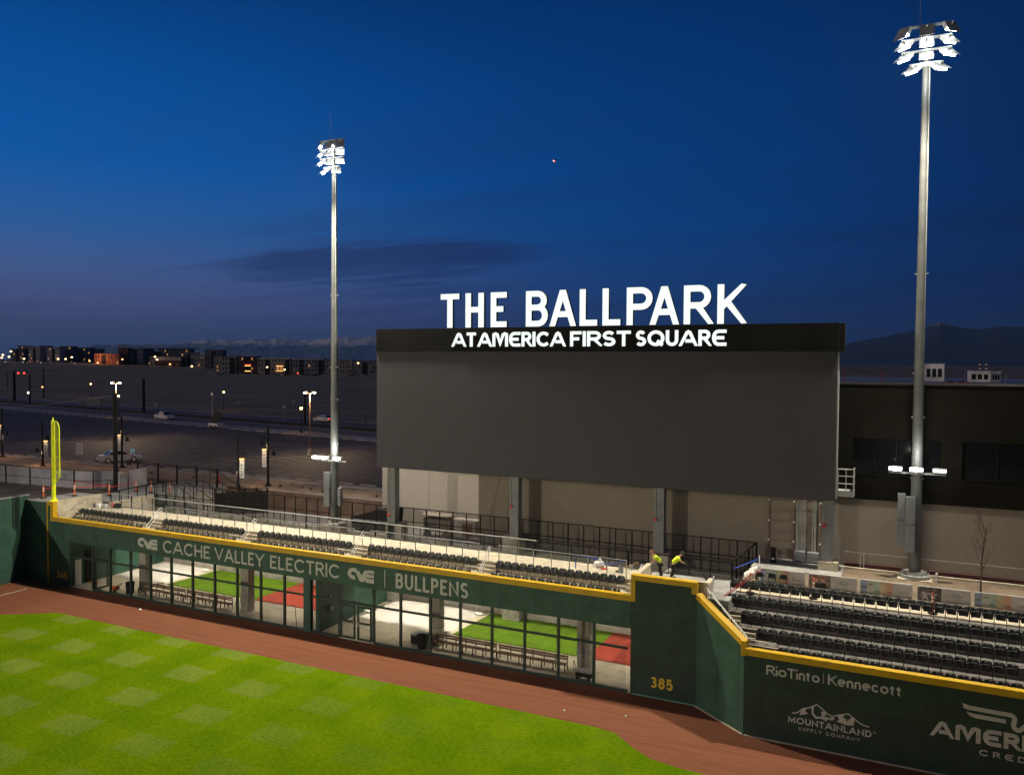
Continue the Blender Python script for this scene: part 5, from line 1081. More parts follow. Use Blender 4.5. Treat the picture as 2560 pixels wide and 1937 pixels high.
def picket(pts, label, h=1.95):
    t = thing('picket_fence', label, 'fence', (pts[0][0], pts[0][1], pts[0][2])); pk = MB(); rl = MB()
    for a, b in zip(pts, pts[1:]):
        a = Vector(a); b = Vector(b); L = (b-a).length; n = int(L/.14)
        for k in range(1, n): p = a+(b-a)*k/n; pk.box(p.x-.010, p.x+.010, p.y-.010, p.y+.010, p.z+.06, p.z+h)
        for z in (.12, h-.15): rl.beam(a+Vector((0, 0, z)), b+Vector((0, 0, z)), .035)
    for p in pts: MB().box(p[0]-.055, p[0]+.055, p[1]-.055, p[1]+.055, p[2], p[2]+h+.1).build('post', M['black_steel'], t)
    pk.build('pickets', M['black_steel'], t); rl.build('rail', M['black_steel'], t)
picket([(-60.9, 14.3, 6.2), (-58.3, 14.6, 6.2), (-55.6, 14.6, 6.2), (-52.9, 14.6, 6.2), (-50.3, 14.75, 6.1), (-47.4, 14.75, 4.75), (-45.3, 14.75, 4.62), (-43.6, 13.6, 4.62)], 'black picket fence around the top of the concrete stairs')
t = thing('banner_fence', 'pale banner covered construction fence left of the thick black post', 'fence', (-66, 7.8, 6.2)); pts = [(-84, 7.0), (-75.2, 7.2), (-71.5, 7.4), (-68.0, 7.6), (-65.0, 7.8), (-62.1, 8.1), (-60.0, 8.6), (-58.9, 10.5)]
for a, b in zip(pts, pts[1:]): MB().beam((a[0], a[1], 7.10), (b[0], b[1], 7.10), .02, 1.68).build('banner', M['lavender'], t)
for p in pts: MB().box(p[0]-.05, p[0]+.05, p[1]-.09, p[1]-.02, 6.2, 8.02).build('post', M['black_steel'], t)
mb = MB()
for a, b in zip(pts, pts[1:]):
    for z in (7.02, 8.0): mb.beam((a[0], a[1]-.05, z), (b[0], b[1]-.05, z), .04)
mb.build('rail', M['black_steel'], t)
mb = MB(); ribbon(mb, [(-63.6+.42*cos(a*pi/10), 7.15+.42*sin(a*pi/10)) for a in range(11)], .05, 7.86, 7.90); ribbon(mb, [(-64.1, 7.15), (-63.1, 7.15)], .05, 7.86, 7.905); mb.build('banner_print', M['grey_box'], t)
t = thing('utility_cabinet', 'pale grey utility cabinet at the foot of the thick black post', 'utility cabinet', (-57.9, 9.6, 6.2)); MB().box(-58.3, -57.2, 9.4, 10.1, 6.2, 7.75).build('cabinet', M['lavender'], t); MB().box(-58.35, -57.15, 9.35, 10.15, 7.75, 7.83).build('lid', M['concrete'], t); MB().box(-57.9, -57.6, 9.38, 9.40, 7.1, 7.5).build('panel', M['grey_box'], t)
t = thing('temporary_fence', 'white mesh panel fence between the cabinet and the pickets', 'fence', (-57, 11.5, 6.2)); MB().beam((-57.1, 10.2, 7.1), (-58.0, 13.0, 7.1), .02, 1.8).build('banner', M['lavender'], t); MB().cyl((-58.0, 13.0, 6.2), (-58.0, 13.0, 8.1), .04, .04, 6).build('post', M['rust_pole'], t)
t = thing('thick_post', 'tall thick black steel post with a cable on the left plaza', 'post', (-57.2, 8.8, 6.2)); MB().cyl((-57.2, 8.8, 6.2), (-57.2, 8.8, 15.45), .21, .21, 14).build('post', M['black_steel'], t); MB().tube([(-57.2, 8.8, 15.35), (-66, 7.2, 14.2), (-76, 5, 13.4), (-90, 2, 12.9)], .018, 4).build('cable', M['grey_box'], t); MB().lathe((-57.2, 8.8, 6.2), [(.4, 0), (.4, .05), (.24, .12)], 14).build('base', M['black_steel'], t)
t = thing('generator', 'pale wheeled plant with an awning behind the cable rail', 'machine', (-21.6, 11, 4.6)); MB().box(-24.4, -21.9, 11.2, 12.4, 5.2, 6.2).build('body', M['tan_wall'], t, bevel=.04); MB().box(-24.6, -22.0, 11.0, 12.3, 6.45, 6.50).build('awning', M['tan_wall'], t); MB().box(-21.8, -19.7, 11.3, 12.3, 4.95, 6.3).build('cabinet', M['light_wall'], t); MB().box(-20.9, -20.0, 11.28, 11.30, 5.0, 6.1).build('door', M['rust_pole'], t)
for x in (-24, -22.3): MB().cyl((x, 11.1, 4.95), (x, 11.25, 4.95), .35, .35, 14).build('wheel', M['tyre'], t)
t = thing('dumpster', 'large dark open dumpster left of the first scoreboard leg', 'dumpster', (-28.5, 11.5, 4.6)); MB().prism([(-30.9, 4.75), (-27.4, 4.75), (-27.2, 6.55), (-28.3, 6.65), (-31.1, 5.75)], 'y', 10.6, 12.6).build('bin', M['black_steel'], t); MB().box(-31.0, -27.3, 10.55, 10.6, 5.6, 5.68).build('rib', M['grey_box'], t)
tag(MB().tube([(-16.6, 10.2, 4.7), (-16.2, 10.25, 10.4)], .02, 5).build('cable', M['rust_pole']), 'slack cable hanging down the tan wall beside the second leg', 'cable'); tag(MB().tube([(-18.2, 10.2, 6.3), (-17.0, 10.25, 10.4)], .012, 5).build('cable', M['rust_pole']), 'thin slanting cable hanging beside the thicker one', 'cable')
def tuft(x, y, z, s, label, seed):
    r = random.Random(seed); mb = MB()
    for k in range(46):
        a = r.uniform(0, 2*pi); L = s*r.uniform(.5, 1.1); tp = Vector((cos(a)*L*r.uniform(.3, 1), sin(a)*L*r.uniform(.3, 1), L*r.uniform(.35, 1))); w = Vector((-sin(a), cos(a), 0))*.03; p = Vector((x, y, z)); mb.add([p-w, p+w, p+tp], [(0, 1, 2)])
    tag(mb.build('dry_shrub', M['dry_leaf'], recalc=False), label, 'shrub', 'dry shrubs on the gravel strip')
for i, (x, y, s) in enumerate(((-45.4, 18.2, .5), (-44.9, 19.3, .28), (-43.0, 18.6, .3), (-41.5, 18.1, .36), (-39.5, 17.4, .5), (-38.9, 18.6, .38), (-33.4, 17.6, .34), (-33.3, 18.8, .36), (-31.7, 18.3, .3), (-64, 18.6, .5), (-57.5, 18.5, .4))):
    tuft(x, y, G6, s, ('%s dry tuft from the left on the gravel right of the bell lamps' % ORD[i]) if i < 9 else ('dry tuft on the gravel behind the sedan post', 'dry tuft on the gravel behind the picket fence')[i-9], i)
# ------------------------------------------------------------------ car park
def stop_proto(): return tag(MB().prism([(-.09, 0), (.09, 0), (.06, .12), (-.06, .12)], 'x', -.92, .92).build('wheel_stop', M['walk'], bevel=.01), 'x', 'wheel stop', 'wheel stops in the car park')
ws = stop_proto(); first = True
def stop(x, y, rz, l):
    global first
    o = ws if first else dup(ws, (0, 0, 0), deep=[]); first = False; o.location = (x, y, G6); o.rotation_euler = (0, 0, rz); o['label'] = l
for k in range(24): stop(-96.4+2.77*k+.2, 22.75, 0, '%s concrete wheel stop from the left along the near edge of the car park' % ORD[k])
for k in range(40): p = Vector((-184, 80.3))+fd*3.62*k; stop(p.x, p.y, -.169, '%s concrete wheel stop from the left along the far edge of the car park' % ORD[k])
def car(loc, rz, label, body, kind, name='parked_car', small=False, tail=None, head=None):
    t = thing(name, label, 'car' if kind != 'truck' else 'pickup truck', loc, rz, local=True); L = 2.4 if kind != 'truck' else 2.65; Wd = .89
    if kind == 'truck': low = [(-L, .42), (-L, .98), (-L+.05, 1.02), (.25, 1.04), (1.55, 1.02), (2.35, .92), (2.6, .82), (2.65, .45), (2.3, .32), (-2.4, .36)]; cab = [(-1.02, 1.03), (-.88, 1.66), (-.65, 1.72), (.35, 1.70), (1.22, 1.04)]
    else: low = [(-L, .40), (-L-.02, .72), (-L+.1, .92), (-1.5, .95), (.95, .94), (1.9, .80), (2.32, .66), (2.38, .38), (2.1, .24), (-2.2, .26)]; cab = [(-1.75, .94), (-1.05, 1.34), (-.7, 1.40), (.15, 1.40), (.45, 1.32), (1.2, .94)]
    def shape(pts, w0, w1, z0, z1):
        n = len(pts); vs = []
        for s in (-1, 1):
            for x, z in pts: k = (z-z0)/(z1-z0); vs.append((x, s*(w0+(w1-w0)*max(0, k)), z))
        return MB().add(vs, [[i, (i+1) % n, n+(i+1) % n, n+i] for i in range(n)]+[list(range(n))[::-1], list(range(n, 2*n))])
    b = shape(low, Wd, Wd*.96, .3, 1.0)
    if kind == 'truck': b.box(-2.6, -1.05, -.88, -.80, 1.0, 1.12).box(-2.6, -1.05, .80, .88, 1.0, 1.12).box(-2.64, -2.56, -.86, .86, 1.0, 1.12)
    o = b.build('body', body, t, bevel=.06)
    shape(cab, Wd*.93, Wd*.72, .94, 1.4 if kind != 'truck' else 1.7).build('roof', body, t, bevel=.04)
    g = MB(); cz = 1.4 if kind != 'truck' else 1.7; zt = cz-.07
    for s in (-1, 1):
        w = lambda z: s*(Wd*(.93+(.72-.93)*(z-.94)/(cz-.94))+.006)
        if kind == 'truck': Q = [[(-.80, 1.08), (-.70, zt-.03), (-.28, zt-.02), (-.28, 1.08)], [(-.2, 1.08), (-.2, zt-.02), (.28, zt-.03), (.95, 1.08)]]
        else: Q = [[(-1.45, .98), (-.98, zt-.03), (-.42, zt), (-.42, .98)], [(-.36, .98), (-.36, zt), (.18, zt-.01), (.98, .98)]]
        for q in Q: g.quad(*[(x, w(z), z) for x, z in q])
    e0 = cab[-1]; e1 = cab[-2]; f0 = cab[0]; f1 = cab[1]
    for a, b2, s in ((e0, e1, .008), (f0, f1, -.008)): g.quad(*[(a[0]*(1-k)+b2[0]*k+s, y*(1-.18*k), a[1]*(1-k)+b2[1]*k+.008) for k, y in ((.12, -.72), (.12, .72), (.9, .70), (.9, -.70))])
    g.build('window', M['glass'], t, recalc=False)
    for x in ((-1.45, 1.42) if kind != 'truck' else (-1.65, 1.62)):
        for s in (-1, 1):
            w_ = MB().cyl((x, s*.70, .33), (x, s*.905, .33), .33, .33, 16).build('wheel', M['tyre'], t)
            if not small: MB().cyl((x, s*.906, .33), (x, s*.915, .33), .19, .19, 12).build('rim', M['alu'], w_)
    for s in (-1, 1):
        MB().box(-L-.03, -L+.03, s*.62-.2, s*.62+.2, .66, .82).build('tail_light', M[tail or 'maroon'], t); MB().box(L-.12, L-.0, s*.62-.2, s*.62+.2, .60, .72).build('headlight', M[head or 'alu'], t)
    if not small:
        MB().box(-L-.10, -L+.1, -.84, .84, .36, .52).box(L-.15, L+.03, -.84, .84, .30, .46).build('bumper', body if kind != 'truck' else M['grey_box'], t, bevel=.03); MB().box(-L-.035, -L-.01, -.25, .25, .55, .68).build('number_plate', M['plate'], t)
        for s in (-1, 1): MB().box(.85, 1.0, s*.90-.06, s*.90+.06, .98, 1.10).build('mirror', body, t)
    return t
car((-76.2, 24.3, G6), radians(62), 'silver sedan parked at the near edge of the car park behind the thick post', M['car_silver'], 'sedan')
car((-128.4, 76.4, G6), radians(-12), 'white pickup truck standing beyond the far edge of the car park', M['car_white'], 'truck', 'pickup_truck')
car((-96.5, 88.6, G6), radians(169), 'white car with glowing red tail light driving on the far road', M['car_white'], 'sedan', 'car', tail='redlit')
t = thing('light_trailer', 'white solar trailer with tilted dark panel and tall camera mast', 'trailer', (-102.8, 65.6, G6), radians(-10), local=True); MB().box(-1.3, 1.3, -.7, .7, .45, 1.0).build('body', M['car_white'], t, bevel=.04); MB().prism([(-.75, 1.05), (.2, 3.05), (.28, 3.02), (-.66, 1.02)], 'x', -.7, 1.55).build('solar_panel', M['black_steel'], t); MB().cyl((-1.1, 0, 1.0), (-1.1, 0, 6.2), .07, .05, 8).build('mast', M['galv'], t)
MB().ball((-1.1, 0, 6.35), .26, 10, 6).box(-1.5, -.7, -.1, .1, 6.1, 6.25).build('camera', M['white'], t)
for x in (-.5, .7): MB().cyl((x, -.75, .33), (x, -.6, .33), .33, .33, 12).build('wheel', M['tyre'], t)
MB().beam((-1.3, 0, .5), (-2.2, 0, .45), .08).build('tow_bar', M['grey_box'], t)
# tall twin headed car park lamps and small amber street lamps
def twin(x, y, h, label):
    t = thing('parking_lamp', label, 'lamp post', (x, y, G6), group='twin headed car park lamps'); MB().cyl((x, y, G6), (x, y, G6+.8), .30, .28, 12).build('base', M['concrete'], t); MB().cyl((x, y, G6+.8), (x, y, G6+h-.3), .10, .08, 8).build('pole', M['rust_pole'], t)
    for s in (-1, 1):
        c = Vector((x, y, G6+h))+Vector((.9, .43, 0))*.62*s; MB().beam((x, y, G6+h-.25), c, .06).build('arm', M['rust_pole'], t); hd = MB().box(c.x-.3, c.x+.3, c.y-.2, c.y+.2, c.z, c.z+.14).build('lamp_head', M['black_steel'], t); MB().ball((c.x, c.y, c.z-.10), .20, 10, 6, (1, 1, .55)).build('lens', M['warmhot'], hd)
    point('lamp_light', (x+.3, y, G6+h-.6), 3800, (1, .72, .42), .3)
twin(-60.3, 40.6, 8.4, 'twin headed car park lamp left of the slim floodlight tower'); twin(-99.7, 42.3, 9.0, 'twin headed car park lamp above the thick black post')
def street(x, y, h, label, z=G6, lit=True, s=1.):
    t = thing('street_lamp', label, 'street lamp', (x, y, z), group='small amber street lamps'); MB().cyl((x, y, z), (x, y, z+h-.35), .07*s, .05*s, 8).build('pole', M['black_steel'], t); MB().lathe((x, y, z), [(.22*s, 0), (.2*s, .2), (.08*s, .5)], 10).build('base', M['black_steel'], t)
    MB().lathe((x, y, z+h-.38), [(.08*s, 0), (.21*s, .10), (.24*s, .42)], 10).build('lantern', M['warm'], t); MB().lathe((x, y, z+h+.045), [(.28*s, 0), (.10*s, .16), (.02, .22)], 10).build('cap', M['black_steel'], t)
    point('lamp_light', (x, y, z+h-.6), 120, (1, .55, .2), .15)
street(-142.1, 76.2, 4.8, 'amber street lamp just right of the thick black post'); street(-140.2, 104.5, 4.8, 'amber street lamp above the solar trailer'); street(-83.6, 66.4, 4.4, 'amber street lamp left of the right twin lamp'); street(-229.4, 134.7, 4.6, 'amber street lamp above the billboard')
for i, (x, y, h, r, l) in enumerate(((-156.5, 94.6, 7.9, .38, 'thick dark post by the tracks behind the pickup truck'), (-96.3, 82.5, 6.6, .22, 'thick dark post by the tracks beside the right twin lamp'), (-228.7, 108.8, 8.9, .42, 'thick dark post by the tracks nearest the left frame edge'), (-215.4, 104.8, 8.0, .25, 'slimmer dark post by the tracks with a small white light'), (-239.6, 125.4, 9.4, .22, 'tall thin dark post carrying an orange hand signal'))):
    t = thing('line_post', l, 'post', (x, y, G6), group='dark posts along the tracks'); MB().cyl((x, y, G6), (x, y, G6+h), r, r*.85, 10).build('post', M['black_steel'], t); MB().cyl((x, y, G6), (x, y, G6+.1), r*1.6, r*1.6, 10).build('base', M['black_steel'], t)
    if i in (2, 3, 4): MB().box(x-.05-r, x+.35-r, y-.5, y-.3, G6+(1.4, 2.6, 3.3)[i-2], G6+(2.0, 3.1, 3.7)[i-2]).build('signal', (M['walk'], M['headlit'], M['amber'])[i-2], t)
def bell(x, y, h, label, bside, lamps, z=G6):
    t = thing('banner_post', label, 'lamp post', (x, y, z), group='black banner posts with bell lamps'); MB().cyl((x, y, z), (x, y, z+h), .125, .115, 12).build('post', M['black_steel'], t); MB().lathe((x, y, z), [(.38, 0), (.36, .06), (.17, .24), (.14, .42)], 14).build('base', M['black_steel'], t)
    ux, uy = .9, .43
    def at(d, zz): return (x+ux*d, y+uy*d, z+zz)
    zb = h-2.3; d0 = .16*bside; d1 = .58*bside
    MB().beam(at(d0*.5, zb), at(d1, zb), .04).beam(at(d0*.5, zb-1.75), at(d1, zb-1.75), .04).build('banner_arm', M['black_steel'], t)
    mb = MB(); n = 6; vs = []
    for k in range(n+1):
        for d in (d0, d1): p = at(d, zb-1.75*k/n); vs.append((p[0]-uy*.05*sin(k*1.3), p[1]+ux*.05*sin(k*1.3), p[2]))
    vs2 = [(a+.012, b-.012, c) for a, b, c in vs]; N_ = len(vs)
    mb.add(vs+vs2, [(2*k, 2*k+1, 2*k+3, 2*k+2) for k in range(n)]+[(N_+2*k, N_+2*k+2, N_+2*k+3, N_+2*k+1) for k in range(n)]); b = mb.build('banner', M['white'], t, recalc=False)
    mb = MB(); c = at((d0+d1)/2, 0)
    for k in range(4): zz = z+zb-.5-.3*k; mb.beam((c[0]-ux*.09+.03, c[1]-uy*.09-.06, zz), (c[0]+ux*.09+.03, c[1]+uy*.09-.06, zz), .02, .12)
    mb.build('banner_print', M['grey_box'], b)
    MB().beam(at(d0*.9, zb+.06), at(d1, zb+.06), .07, .06).build('banner_lamp', M['amber'], t)
    point('lamp_light', (at((d0+d1)/2, zb)[0]+.12, at((d0+d1)/2, zb)[1]-.35, z+zb+.02), 7, (1, .66, .36), .06)
    for dd, zz in lamps:
        g = MB().lathe(at(dd, zz), [(.27, 0), (.22, .10), (.12, .34), (.05, .46), (.03, .60)], 12).build('bell_lamp', M['black_steel'], t); MB().tube([at(0, zz+.55), at(dd*.6, zz+.72), at(dd, zz+.58)], .022, 6).build('lamp_arm', M['black_steel'], g)
    dd, zz = lamps[-1]; q = at(dd, zz-.1); point('lamp_light', q, 150, (1, .60, .28), .12)
bell(-92.9, 20.4, 6.3, 'banner post with bell lamp at the left frame edge', -1, ((.62, 2.85),)); bell(-80.3, 17.2, 5.2, 'banner post with two bell lamps left of the foul pole', 1, ((.62, 3.1), (-.62, 1.7)))
bell(-71.4, 20.8, 6.0, 'banner post with bell lamps just right of the thick black post', -1, ((.62, 3.1), (-.5, 4.3))); bell(-46.9, 18.1, 5.9, 'banner post standing free on the gravel with a lit banner', -1, ((.55, 3.1), (-.62, 4.1))); bell(-45.0, 12.1, 7.3, 'banner post rising behind the dark gates', 1, ((.60, 5.4), (-.62, 3.9)), 4.6)
t = thing('road_sign', 'white parking rules sign on a thin post left of the sedan', 'sign', (-76.6, 19.2, G6)); MB().cyl((-76.6, 19.2, G6), (-76.6, 19.2, G6+2.7), .03, .03, 6).build('post', M['grey_box'], t); b = MB().beam((-76.95, 19.0, G6+2.05), (-76.25, 19.35, G6+2.05), .03, 1.35).build('panel', M['white'], t); mb = MB()
for k in range(5): mb.beam((-76.88, 18.985, G6+1.55+.24*k), (-76.30, 19.275, G6+1.55+.24*k), .03, .07)
mb.build('print', M['grey_box'], b)
t = thing('road_sign', 'small blue accessible parking sign on a post by the picket fence', 'sign', (-60.9, 13.7, G6)); MB().cyl((-60.9, 13.7, G6), (-60.9, 13.7, G6+3.3), .04, .04, 6).build('post', M['rust_pole'], t); MB().beam((-61.1, 13.58, G6+3.2), (-60.7, 13.78, G6+3.2), .03, .45).build('panel', mat('signblue', (.22, .42, .55), .5), t)
t = thing('billboard', 'small three legged billboard beyond the far edge of the car park', 'billboard', (-154.3, 79.2, G6))
b = MB().beam((-155.9, 78.5, G6+2.75), (-152.7, 80.0, G6+2.75), .08, 1.5).build('panel', M['grey_box'], t); mb = MB(); rr_ = random.Random(6)
for k in range(9): p = Vector((-155.6+.33*k, 78.58+.155*k, G6+2.4+.7*rr_.random())); mb.beam(p, p+Vector((.35, .16, .12)), .12, .16)
mb.build('print', M['lavender'], b); mb = MB()
for k in (0, .5, 1): x = -155.8+3.0*k; y = 78.55+1.4*k; mb.cyl((x, y, G6), (x, y, G6+3.4), .06, .06, 6)
mb.build('leg', M['black_steel'], t)
t = thing('fire_hydrant', 'red fire hydrant on the gravel behind the picket fence', 'fire hydrant', (-53, 17.5, G6)); MB().lathe((-53, 17.5, G6), [(.16, 0), (.16, .06), (.11, .08), (.11, .52), (.15, .54), (.14, .64), (.05, .76)], 12).build('barrel', M['red'], t); MB().cyl((-53.22, 17.5, G6+.42), (-52.78, 17.5, G6+.42), .065, .065, 8).build('outlet', M['red'], t)
for i, (x, y) in enumerate(((-113.5, 77.5), (-88.5, 92.0))): tag(MB().cyl((x, y, G6), (x, y, G6+.9), .10, .10, 8).ball((x, y, G6+.95), .12, 8, 5).build('bollard', M['maroon' if i == 0 else 'black_steel']), ('dark red post on the verge right of the solar trailer', 'short dark post beyond the moving car')[i], 'bollard')
for i, (x, y, h) in enumerate(((-126, 95, 3.1), (-118.5, 105, 3.2), (-103, 84, 3.4), (-167, 86, 3.4), (-137, 81.5, 2.9), (-180, 122, 3))):
    t = thing('road_sign', '%s from the left of the small unlit signs along the far road' % ORD[(3, 4, 5, 1, 2, 0)[i]], 'sign', (x, y, G6), group='small signs along the far road'); MB().cyl((x, y, G6), (x, y, G6+h), .04, .04, 6).build('post', M['grey_box'], t); MB().beam((x-.27, y-.13, G6+h-.3), (x+.27, y+.13, G6+h-.3), .03, .6).build('panel', M['lavender'], t)
t = thing('traffic_signal', 'traffic signals glowing red on a mast arm at the left', 'traffic signal', (-321, 165, 6.1)); MB().cyl((-321, 165, 6.1), (-321, 165, 13.4), .14, .11, 8).build('pole', M['black_steel'], t); MB().beam((-321, 165, 13.3), (-312.6, 168.6, 13.4), .14).build('mast_arm', M['black_steel'], t)
for x, y in ((-316.5, 166.9), (-314.3, 167.9)): hd = MB().box(x-.22, x+.22, y-.2, y+.2, 12.0, 13.2).build('signal_head', M['black_steel'], t); MB().ball((x+.06, y-.26, 12.9), .42, 10, 6).build('red_light', M['redlit'], hd)
MB().box(-313.5, -312.9, 168.2, 168.35, 11.6, 12.3).build('street_plate', M['lavender'], t)
# ------------------------------------------------------------------ town beyond the dry field
RZ = radians(25.5)
def block(loc, w, h, dep, label, wall, storeys, bays, name='apartment_building', top=None, lit=0, seed=0, sunk=4., door=True, recess=True, win=True):
    t = thing(name, label, 'building', loc, RZ, local=True); r = random.Random(seed)
    body = MB().box(0, w, 0, dep, -sunk, h).build('wall', M[wall], t)
    MB().box(-.15, w+.15, -.15, dep+.15, h, h+.35).build('parapet', M[top or 'black_steel'], t)
    bw = w/bays; sh = h/storeys; nwin = 0
    if recess:
        for i in range(bays):
            if i % 3 == 1 or (bays < 3 and i == 1): MB().box(i*bw+.12*bw, (i+1)*bw-.12*bw, -.12, -.002, .4, h*.93).build('balcony_bay', M['black_steel'], t); 
    if win:
        for i in range(bays):
            for k in range(storeys):
                if recess and (i % 3 == 1): 
                    if k: MB().box(i*bw+.12*bw, (i+1)*bw-.12*bw, -.5, -.125, k*sh+.0, k*sh+.25).build('balcony', M['grey_far'], t)
                    continue
                for q in (.22, .62):
                    if r.random() < .2: continue
                    m = 'winlit' if r.random() < lit else 'glass'; x = (i+q)*bw
                    o = MB().box(x, x+bw*.17, -.06, -.003, k*sh+sh*.30, k*sh+sh*.78).build('window', M[m], t)
                    MB().box(x-.1, x+bw*.17+.1, -.10, -.062, k*sh+sh*.22, k*sh+sh*.30).build('sill', M['grey_far'], o)
    if door:
        for i in range(bays):
            if i % 3 != 1: MB().box((i+.15)*bw, (i+.48)*bw, -.25, -.003, 0, sh*.82).build('door_surround', M['lavender'], t); MB().box((i+.20)*bw, (i+.42)*bw, -.30, -.255, 0, sh*.66).build('door', M['glass'], t)
    return t
TH = (((-522, 478.6, 5.8), 13.5, 16.0, 'tan_far', 'narrow tan town house at the left end of the town house row', 2), ((-508.5, 485.2, 5.2), 16, 16.8, 'maroon', 'dark maroon fronted town house with a lit red sign', 3), ((-493.0, 492.3, 4.9), 29.0, 15.6, 'tan_far', 'tan town house block with strings of orange lights on balconies', 5), ((-465.6, 505.3, 4.4), 27.6, 15.8, 'grey_far', 'grey town house block with a white roof edge', 5), ((-439.6, 517.7, 3.9), 24.0, 15.6, 'tan_far', 'tan town house block directly left of the slim light tower', 4), ((-417.2, 528.4, 3.4), 40.0, 15.4, 'grey_far', 'grey town house block between the light tower and the scoreboard', 6))
for i, (loc, w, h, wl, l, b) in enumerate(TH):
    t = block(loc, w, h, 14, l, wl, 4, b, 'town_house', seed=i, lit=.05, top='white' if i in (2, 3) else None)
    if i == 1: 
        for z, m in ((9.6, 'redlit'), (8.6, 'amber'), (4.0, 'amber')): MB().box(6.2, 11.2, -.7, -.6, z, z+.35).build('light_string', M[m], t)
    if i == 2:
        for z in (9.0, 4.8): MB().box(16.5, 22.5, -.7, -.6, z, z+.25).build('light_string', M['amber'], t)
        MB().box(17, 19, -.18, -.13, 6.3, 8.4).box(20.2, 22.0, -.18, -.13, 6.3, 8.4).build('lit_window', M['winlit'], t)
    MB().box(0, w, -2.6, -2.4, -2, 1.2).build('garden_wall', M['lavender'], t)
FB = (((-966.6, 577.1, 14.0), 15.7, 17, 'blue_far', 'dark blue grey flats at the far left', 4, 3), ((-979.3, 593.2, 14), 14, 21, 'grey_far', 'taller grey flats behind the far left block', 5, 3), ((-927.6, 573.5, 13.8), 13.4, 19.5, 'lavender', 'pale lavender flats in the far left cluster', 5, 3), ((-944.4, 598.8, 14), 9.9, 21, 'blue_far', 'dark slot like flats between two pale blocks', 5, 2), ((-907.7, 583.0, 13.2), 15.4, 19.5, 'lavender', 'pale flats with a bright square bay window', 5, 3), ((-913.5, 602.3, 12.5), 16.7, 22, 'blue_far', 'blue flats behind the pale bay window block', 5, 3), ((-917.9, 622.4, 12), 23, 21, 'blue_far', 'wide dark blue flats left of the orange building', 5, 4), ((-915.7, 645.7, 13), 12.8, 19, 'grey_far', 'stepped grey flats right of the wide dark blue ones', 4, 2),
 ((-802.4, 566.7, 11.5), 27.9, 13.5, 'orange_wall', 'low orange building glowing in warm light', 2, 4), ((-791.1, 588.6, 11.5), 11, 20.5, 'maroon', 'dark red tower block with an open roof deck', 4, 2), ((-786.4, 596.5, 11.5), 18.4, 20.2, 'grey_far', 'grey block right of the dark red tower', 4, 3), ((-778.7, 611.2, 12), 8.8, 19.5, 'blue_far', 'small blue block beside the grey one', 4, 2), ((-775.7, 618.2, 11.5), 8.4, 16.5, 'maroon', 'low maroon link between blue block and flat roof', 3, 2), ((-787.3, 640.5, 14), 38.4, 17.5, 'blue_far', 'long flat roofed dark block with overhanging eaves', 4, 6), ((-750.1, 597.1, 11.5), 15.8, 11, 'tan_far', 'low tan shop front with warm windows', 2, 3), ((-731.5, 589.4, 10.5), 28, 12, 'maroon', 'low maroon store with a pale upper band', 2, 4), ((-714.6, 608.5, 11.5), 18, 15.3, 'grey_far', 'dim grey block right of the maroon store', 3, 3), ((-668.1, 586.4, 10.5), 9.9, 15.1, 'tan_far', 'olive tan block with one bright framed roof window', 3, 2), ((-651.3, 583.2, 9), 18.7, 20.4, 'blue_far', 'tall dark block behind the framed window', 5, 3), ((-588.8, 535.4, 6.5), 9.8, 15.6, 'tan_far', 'slim tan block just left of the town house row', 4, 2))
for i, (loc, w, h, wl, l, s, b) in enumerate(FB):
    t = block(loc, w, h, 12, l, wl, s, b, 'far_building', seed=40+i, lit=.12, sunk=6, door=False, recess=(i % 2 == 0))
    if i == 13: MB().box(-1.5, 40.5, -1.5, 12, 17.6, 18.3).build('eaves', M['maroon'], t)
    if i == 15: MB().box(0, 28, -.2, -.01, 7.8, 11.6).build('fascia', M['lavender'], t)
    if i == 17: MB().box(5.6, 9, -.3, -.01, 10.2, 15.6).build('window_frame', M['white'], t); MB().box(6.3, 8.3, -.36, -.31, 11.6, 14.4).build('window', M['glass'], t)
    if i == 4: MB().box(9.5, 14.5, -.3, -.01, 5.5, 11).build('bay_window', M['white'], t)
    if i == 9: MB().box(-.5, 7, -.5, 11, 23.5, 24.2).box(0, .5, 0, .5, 20.8, 23.5).box(6, 6.5, 0, .5, 20.8, 23.5).build('roof_deck', M['maroon'], t)
    if i == 8: point('lamp_light', (loc[0]+12, loc[1]-4, 22), 5200, (1, .42, .18), 1)
def far_lamp(x, y, z, k, l, col='warm'):
    g0 = hgt(x, y); t = thing('street_lamp', l, 'street lamp', (x, y, g0), group='distant street lamps of the town'); MB().cyl((x, y, g0-.5), (x, y, z), .14, .10, 6).build('pole', M['black_steel'], t); MB().ball((x, y-.3, z), .85 if k != 2 else .6, 8, 6, (1.5, 1, .8)).build('lamp_head', M[col], t)
LP = ((-875, 510, 23), (-876, 509.5, 20), (-869, 513, 21), (-867, 514, 27), (-854, 520, 19), (-820, 536, 19), (-813, 540, 19), (-807, 543, 21), (-789, 551, 17), (-781, 555, 15), (-757, 567, 19), (-724, 582, 22), (-722, 583, 19), (-709, 589, 14), (-687, 599, 12), (-683, 602, 18), (-476, 486, 13), (-462, 492, 11), (-405, 519, 17), (-452, 497, 8))
for i, (x, y, z) in enumerate(LP): far_lamp(x, y, z, 2 if i > 15 else 1, '%s from the left of the small glowing lamps among the distant buildings' % ORD[i], 'amber' if i in (8, 9, 10, 13) else 'redlit' if i == 19 else 'warm')
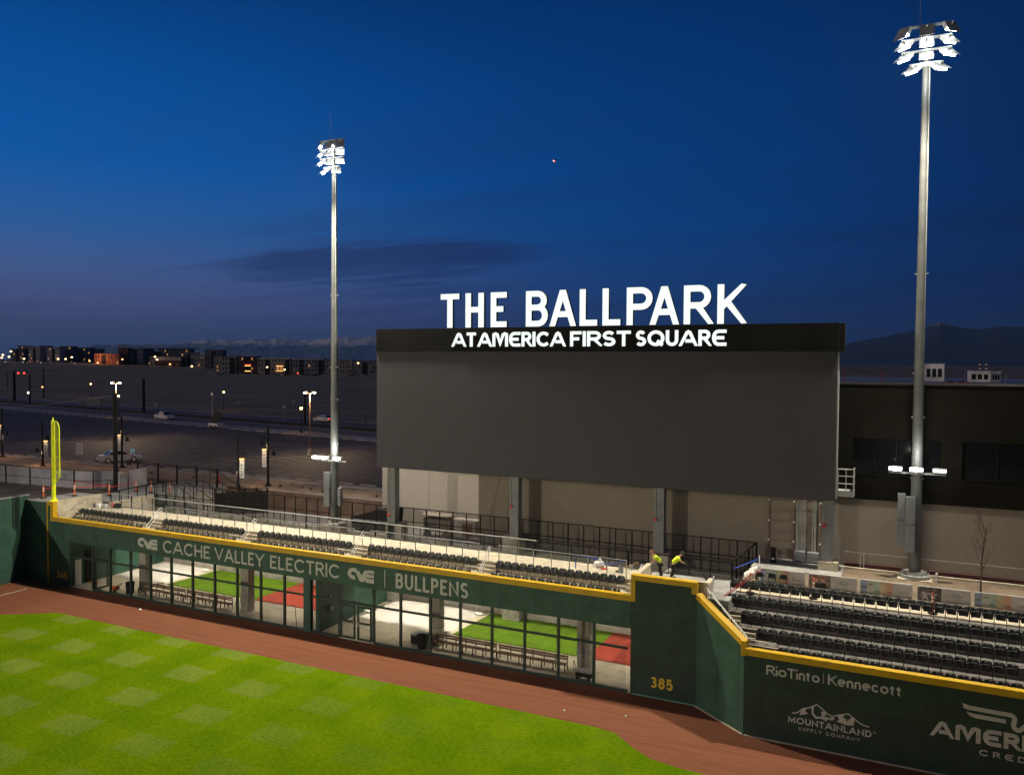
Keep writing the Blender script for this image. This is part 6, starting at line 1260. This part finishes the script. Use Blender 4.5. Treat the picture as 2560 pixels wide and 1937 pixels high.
for i, (x, y) in enumerate(((-504.7, 453.6), (-501, 455.4), (-493, 459), (-481.5, 464.6), (-474.6, 467.9), (-450.7, 479.3), (-439.4, 484.6), (-427.7, 490.2), (-421.5, 492.7), (-415, 495.5), (-406.5, 499.5), (-399.4, 503.2), (-390.7, 507.4))):
    car((x, y, hgt(x, y)-.4), RZ+(pi if i % 3 else 0), '%s from the left of the cars parked before the town houses' % ORD[i], M[('car_white', 'car_dark', 'car_silver', 'car_white', 'car_silver', 'car_dark', 'car_white', 'car_dark', 'car_white', 'car_silver', 'car_white', 'car_dark', 'car_white')[i]], 'sedan', small=True, head='headlit' if i in (5, 9) else None)['group'] = 'cars parked before the town houses'
for i, (x, y, z) in enumerate(((-865, 503.5, 12.8), (-859.2, 506.3, 13.1), (-847.5, 511.9, 12.6), (-838.7, 516.1, 12.6), (-829.9, 520.2, 12.2), (-820, 525, 12.6), (-796.9, 536, 12.4))):
    car((x, y, hgt(x, y)), RZ+(pi if i % 2 else 0), '%s from the left of the tiny cars with lights on the town street' % ORD[i], M['car_silver'], 'sedan', small=True, tail='redlit', head='headlit')['group'] = 'tiny cars on the town street'
# aircraft
t = thing('drone', 'small dark drone with a red and white light high in the sky', 'drone', (-145.6, 329.6, 119.4)); MB().ball((-145.6, 329.6, 119.6), .75, 10, 6, (1, 1, .55)).build('body', M['black_steel'], t); MB().ball((-145.5, 328.9, 119.0), .42, 10, 6).build('lamp', M['redlit'], t); MB().ball((-145.9, 328.9, 119.15), .26, 8, 6).build('lamp', M['headlit'], t)
for s in (-1, 1): MB().beam((-145.6-.9*s, 329.2, 119.8), (-145.6+.9*s, 330, 119.8), .12).build('arm', M['black_steel'], t)

# ------------------------------------------------------------------ evening air
hz = bpy.data.materials.new('haze'); hz.use_nodes = True; t_ = hz.node_tree; t_.nodes.clear(); v_ = nd(t_, 'ShaderNodeVolumePrincipled'); v_.inputs['Color'].default_value = (.40, .72, 1, 1); v_.inputs['Density'].default_value = 2.2e-5; v_.inputs['Anisotropy'].default_value = .2
o_ = nd(t_, 'ShaderNodeOutputMaterial'); t_.links.new(v_.outputs[0], o_.inputs['Volume'])
struct_h = MB().box(-33000, 33000, -9000, 33000, -45, 1500).build('haze', hz); tag(struct_h, kind='stuff')
